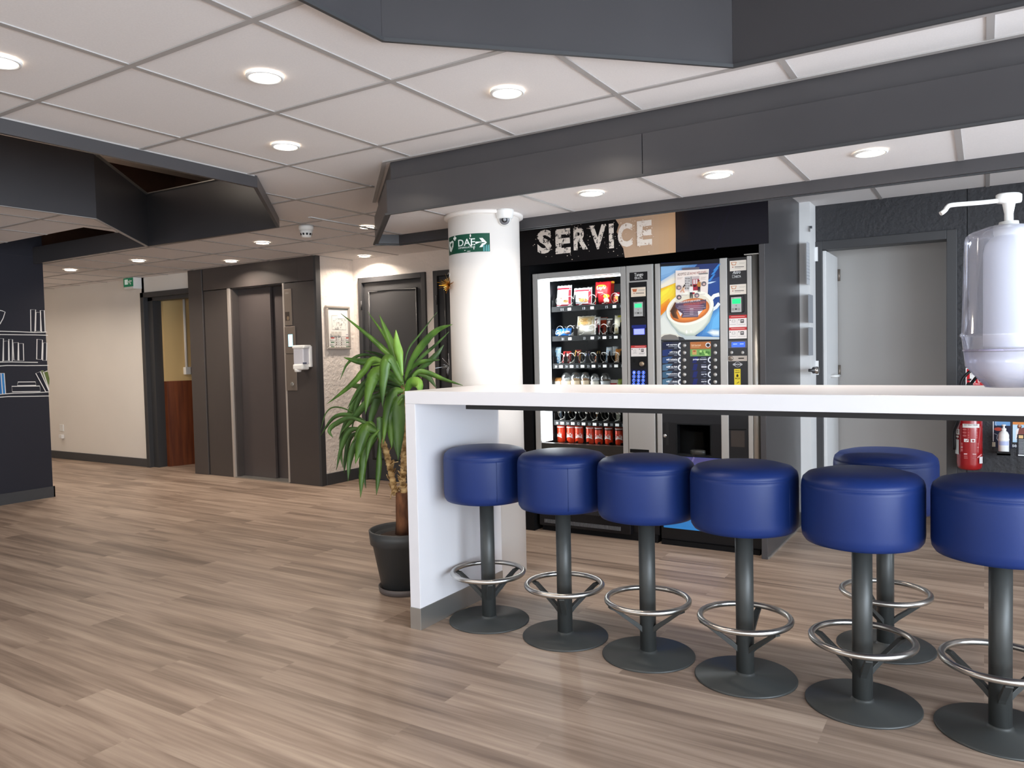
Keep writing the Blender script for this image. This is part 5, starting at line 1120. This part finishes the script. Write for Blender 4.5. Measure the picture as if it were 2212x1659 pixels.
A = Art('y', YM-.002, CC, off=.002, step=.0002); A.rect(978, 1412, 1060, 1690, 'd8c43a'); A.text('Jetons', 992, 1424, 1046, 1440, '3a3420', .02); A.stroke([(990, 1458), (1048, 1452)], 7, '3a3420'); A.poly([(1006, 1490), (1018, 1472), (1032, 1490), (1032, 1506), (1018, 1514), (1006, 1506)], '2a2618'); A.text('ICI', 992, 1520, 1046, 1538, '2a2618', .03); A.stroke([(1012, 1590), (1042, 1570)], 7, '3a3420')
tag(A.build('coin_sticker', loc=tuple(K(1020, 1680))), 'yellow coin sticker on the black column of the coffee machine', 'sticker')

# ================================================================== RIGHT WALL
YE = 5.70
fx_ = thing('fire_extinguisher', 'red fire extinguisher hung on the anthracite wall by the doorway', 'fire extinguisher', (-.085, 5.70, .455))
xc, zc = -.082, .455; r = .072
build('cylinder', MB().lathe([(0, 0), (r*.80, 0), (r*.97, .014), (r, .04), (r, .40), (r*.92, .45), (r*.6, .485), (.025, .50), (.022, .52)], (xc, YE, zc), 40), mat('extinguisher_red', '960f15', .25, coat=.5), fx_)
build('valve', MB().lathe([(.02, .50), (.022, .54), (.012, .56), (0, .56)], (xc, YE, zc), 16), M['black'], fx_)
build('lever', MB().box(xc-.01, xc+.01, YE-.10, YE+.02, zc+.575, zc+.583).box(xc-.01, xc+.01, YE-.08, YE+.02, zc+.548, zc+.556), M['black'], fx_, bev=.002)
h0 = aty(2113, 797, 5.62); hp = [aty(2118, 801, 5.66), aty(2100, 800, 5.62), aty(2082, 815, 5.61), aty(2075, 832, 5.61), aty(2074, 860, 5.62), aty(2071, 905, 5.63), (xc-.083, 5.66, .70), (xc-.085, 5.68, .58)]
build('hose', MB().tube(spline([(xc, YE-.01, zc+.54)]+hp[:1]+hp[1:], 6), .0095, 10), M['black'], fx_)
build('bracket', MB().box(xc-.03, xc+.03, YE+.05, YB+.0, zc+.30, zc+.40).box(xc-.012, xc+.012, YE-.005, YB, zc+.515, zc+.53), M['black'], fx_)
A = Art('c', (xc, YE, r), (2040, 880, 8.297), off=.0008, step=.0002)
A.rect(328, 292, 625, 365, 'dcd8d4'); A.text('EXTINCTEUR', 358, 302, 596, 328, '4a3a3c', .02); A.stroke([(345, 345), (610, 345)], 8, 'a8a2a2')
A.stroke([(300, 320), (290, 800), (600, 815), (640, 340)], 6, 'd08a8a')
for y in (385, 405, 440, 460, 490, 510, 540): A.stroke([(420, y), (590, y+2)], 9, 'c97a7a')
for y in (395, 450, 505): A.ell(365, y, 34, 18, 'b85a5a', n=10)
A.rect(356, 560, 435, 622, 'e3dcda'); A.rect(472, 566, 548, 626, 'e3dcda'); A.stroke([(380, 600), (400, 605), (428, 570)], 12, '8a2a2a'); A.ell(512, 598, 20, 20, '8a2a2a', n=12)
for y in (640, 660, 690, 712, 740, 760, 780): A.stroke([(308, y), (604, y+6)], 8, 'c07070' if y != 712 else 'e0d4d2')
A.stroke([(358, 832), (560, 838)], 22, 'd3a6a6')
for y in (870, 890, 910): A.stroke([(360, y), (565, y)], 7, 'b86a6a')
A.rect(230, 378, 284, 490, 'dfdad8'); A.ell(256, 430, 14, 30, '7a6a6a', n=10); A.rect(232, 505, 272, 540, 'e9e6e4'); A.rect(200, 560, 275, 840, 'cfd4d4'); A.stroke([(580, 900), (645, 840)], 22, 'cf8a8a'); A.rect(612, 885, 662, 1000, 'cfcaca')
A.build('label', fx_)
sx, sy = aty(2086, 795, YB), aty(2120.5, 832, YB)
es = thing('extinguisher_sign', 'red square extinguisher sign on the anthracite wall', 'sign', (sx.x, YB, sy.z))
build('plate', B(sx.x, sx.x+.125, YB-.004, YB-.0005, sx.z-.135, sx.z), M['whitep'], es)
A = Art('y', YB-.004, (1900, 780, 7.09)); a = A.uv(1322, 112)
A.rectuv(sx.x+.006, sx.z-.129, sx.x+.119, sx.z-.006, 'c21c26'); A.rect(1382, 180, 1468, 330, 'efe9e6'); A.rect(1398, 162, 1445, 182, 'efe9e6'); A.rect(1398, 182, 1446, 202, '8a7a78'); A.rect(1402, 186, 1442, 198, 'efe9e6')
A.text('EXTINCTEUR', 1345, 342, 1540, 358, 'f3e6e4', .02); A.poly([(1490, 215), (1530, 245), (1515, 262), (1560, 262), (1568, 320), (1510, 330)], 'efe9e6'); A.poly([(1505, 255), (1545, 290), (1540, 318), (1515, 315)], 'c21c26'); A.build('pictogram', es)
A = Art('y', YB, (2040, 880, 8.297), off=.002, step=.00012)
A.poly([(868, 200), (1195, 200), (1200, 740), (858, 712)], '23263a'); A.rect(868, 200, 884, 610, 'e0e2e6'); A.rect(900, 190, 1180, 330, '6f9ccb'); A.ell(965, 390, 75, 32, 'b2483a', n=14); A.stroke([(930, 200), (918, 290), (935, 330)], 9, 'c9ccd6'); A.stroke([(895, 470), (950, 490), (940, 560), (965, 600)], 9, 'c9ccd6'); A.rect(855, 620, 915, 705, 'c9c3b0')
A.rect(1200, 660, 1310, 735, '1f2028'); A.text('se', 1216, 664, 1296, 714, 'c9ccd2', .02)
tag(A.build('wall_poster', loc=tuple(aty(2165, 965, YB))), 'dark blue poster on the anthracite wall behind the small pump bottle', 'poster')
A = Art('y', YB, (2040, 880, 8.297), off=.002, step=.00012)
A.rect(1225, 150, 1700, 640, 'a9cde6'); A.rect(1225, 150, 1700, 318, 'd98a4a'); A.rect(1225, 318, 1300, 600, 'c3dcec'); A.ell(1345, 345, 40, 42, '6a3c28', n=14); A.poly([(1300, 480), (1340, 380), (1427, 360), (1700, 360), (1700, 560), (1290, 560)], '7d4a44'); A.poly([(1285, 400), (1340, 370), (1300, 540), (1275, 590)], 'efe9e6'); A.ell(1350, 330, 22, 26, 'c99a80', n=12)
tag(A.build('wall_poster', loc=tuple(aty(2205, 960, YB))), 'orange and sky blue photo poster cut by the right edge of the picture', 'poster')
A = Art('y', YB, (2040, 880, 8.297), off=.0036, step=.0001)
A.rect(1305, 480, 1760, 905, '23242a'); A.rect(1332, 497, 1412, 556, 'e0bb86')
for y in range(580, 830, 24): A.stroke([(1330, y), (1740, y)], 11, 'b9bcc2')
A.rect(1322, 842, 1740, 882, 'e6e8ea'); tag(A.build('info_notice', loc=tuple(aty(2205, 985, YB))), 'black and white text notice over the right photo poster', 'notice')
bq = aty(2168, 978, 5.74); hb = .165
pb = thing('pump_bottle', 'small white pump bottle standing on a black wall bracket', 'pump bottle', (bq.x, 5.74, bq.z))
Cb = (bq.x, 5.74, bq.z)
build('bottle', MB().lathe([(.026, 0), (.029, .004), (.029, .078), (.0305, .082), (.0305, .088), (.029, .092), (.029, .115), (.022, .132), (.012, .140), (.012, .15)], Cb, 28), M['whitep'], pb)
build('pump', MB().lathe([(.014, .142), (.014, .156), (.006, .158), (.006, .172), (.012, .173), (.012, .180), (0, .181)], Cb, 20), M['whitep'], pb)
m_ = Art('uv', lambda u, v, o: (Cb[0]+(.029+o)*math.cos(u), 5.74+(.029+o)*math.sin(u), Cb[2]+v)); R(m_, -2.6, .050, -.5, .076, 'b5bee0', 10, 1); m_.build('label', pb)
sh = build('wall_bracket', MB().box(bq.x-.036, bq.x+.036, 5.70, YB, bq.z-.012, bq.z-.0005).box(bq.x-.036, bq.x+.036, 5.70, 5.705, bq.z-.012, bq.z+.012), M['black'], loc=(bq.x, 5.74, bq.z-.012)); tag(sh, 'black wall bracket carrying the small white pump bottle', 'shelf')

# ================================================================== HAND SANITISER STAND NEAR THE CAMERA
D = 1.38; d = ray(2178, 837); base = CO+d*D
hs = thing('sanitizer_stand', 'tall hand sanitizer stand with clear holder at the right edge of the photo', 'sanitizer stand', (base.x, base.y, 0))
bx_, by_ = base.x, base.y; rt = Vector((.849, .528, 0)); dp = Vector((-.528, .849, 0)); ang_ = math.radians(31.9)
def zof(y): return aty(2178, y, by_).z
def rot(m): 
    for i, v in enumerate(m.v): q = Vector((v.x-bx_, v.y-by_, 0)); m.v[i] = Vector((bx_, by_, v.z))+rt*q.x+dp*q.y
    return m
px = D/1642.
zb, z8, z72, z52, z50 = zof(836), zof(790), zof(722), zof(530), zof(498)
c = (bx_, by_, 0)
build('holder', rot(MB().lathe([(38*px, zb+.002), (42*px, zb), (79*px, z8), (86*px, z72-.004), (89*px, z72-.002), (89*px, z72+.002), (86*px, z72+.004), (81*px, z52+.012), (78*px, z52+.02), (68*px, z50), (40*px, z50+.008)], c, 48, pw=2.7, sy=.8)), M['acryl'], hs)
build('inner_tray', rot(MB().lathe([(0, zof(757)), (82*px, zof(757)), (82*px, zof(753)), (0, zof(753))], c, 40, pw=3.2, sy=.78)), mat('violet_acrylic', 'a7a2bd', .2), hs)
build('base_block', rot(MB().lathe([(36*px, zb+.003), (40*px, zb+.002), (76*px, z8), (80*px, zof(759)), (0, zof(759))], c, 40, pw=3.2, sy=.76)), M['tub'], hs)
cyl = build('pole', MB().tube([Vector((bx_, by_, .012))+rt*.105+dp*.03, Vector((bx_, by_, z52))+rt*.105+dp*.03], .016, 16), M['powder'], hs)
q = Vector((bx_, by_, 0))+rt*.105+dp*.03; build('foot', MB().lathe([(.15, 0), (.15, .006), (.03, .014)], (q.x, q.y, 0), 40), M['powder'], hs)
a, b = Vector((bx_, by_, zof(700)))+rt*.100+dp*.03, Vector((bx_, by_, zof(700)))+rt*.06+dp*.03
build('arm', MB().tube([a, b], .008, 10), M['powder'], hs)
bt = thing('sanitizer_bottle', 'white pump bottle of hand sanitizer inside the clear holder', 'sanitizer bottle', (bx_, by_, zof(752)))
f = zof(752)+.001
build('bottle', rot(MB().lathe([(44*px, f), (47*px, f+.004), (47*px, zof(545)), (44*px, zof(528)), (34*px, zof(514)), (27*px, zof(510)), (26*px, zof(502))], c, 40)), mat('bottle_white', 'eceef4', .35), bt)
build('collar', rot(MB().lathe([(27*px, zof(513)), (27*px, zof(506)), (28.5*px, zof(505)), (28.5*px, zof(488)), (19*px, zof(487)), (18*px, zof(479)), (9*px, zof(478))], c, 32)), M['whitep'], bt)
build('stem', rot(MB().lathe([(8.5*px, zof(480)), (8.2*px, zof(462)), (10*px, zof(452)), (12*px, zof(440)), (13*px, zof(438))], c, 24)), M['whitep'], bt)
hd = MB().lathe([(12*px, zof(440)), (25*px, zof(438)), (26.5*px, zof(434)), (26.5*px, zof(421)), (22*px, zof(418)), (0, zof(417))], c, 32, sy=.6)
build('pump_head', rot(hd), M['whitep'], bt)
sp_ = [(bx_+x*px, by_, zof(y)) for x, y in ((-20, 433), (-60, 436.5), (-120, 440), (-131, 444), (-137, 452), (-146, 458.5))]
build('spout', rot(MB().tube(spline(sp_, 5), 4.8*px, 12)), M['whitep'], bt)

# ================================================================== WORLD AND COLOUR MANAGEMENT
wd = bpy.data.worlds.new('sky'); scn.world = wd; wd.use_nodes = True; nt = wd.node_tree
sk = nt.nodes.new('ShaderNodeTexSky'); sk.sky_type = 'HOSEK_WILKIE'; sk.turbidity = 5; sk.sun_direction = (.5, -.5, .7)
nt.links.new(sk.outputs[0], nt.nodes['Background'].inputs[0]); nt.nodes['Background'].inputs[1].default_value = .6
ld = bpy.data.lights.new('corridor_lamp', 'AREA'); ld.energy = 5; ld.size = .4; ld.color = (1, .8, .55)
lo = bpy.data.objects.new('corridor_lamp', ld); COL.objects.link(lo); lo.location = (-7.55, 6.4, 2.43)
ld = bpy.data.lights.new('void_fill_light', 'POINT'); ld.energy = 9; ld.shadow_soft_size = .12; ld.color = (1, .88, .75)  # unseen light added to lift the dark void above the openings
lo = bpy.data.objects.new('void_fill_light', ld); COL.objects.link(lo); lo.location = (-5.5, 2.75, 2.74)
vs = scn.view_settings; vs.view_transform = 'Standard'; vs.look = 'None'; vs.gamma = 1; vs.use_curve_mapping = False; vs.exposure = 0.0
scn.cycles.use_denoising = True
scn.cycles.max_bounces = 10; scn.cycles.diffuse_bounces = 6; scn.cycles.transparent_max_bounces = 16
scn.cycles.sample_clamp_indirect = 6
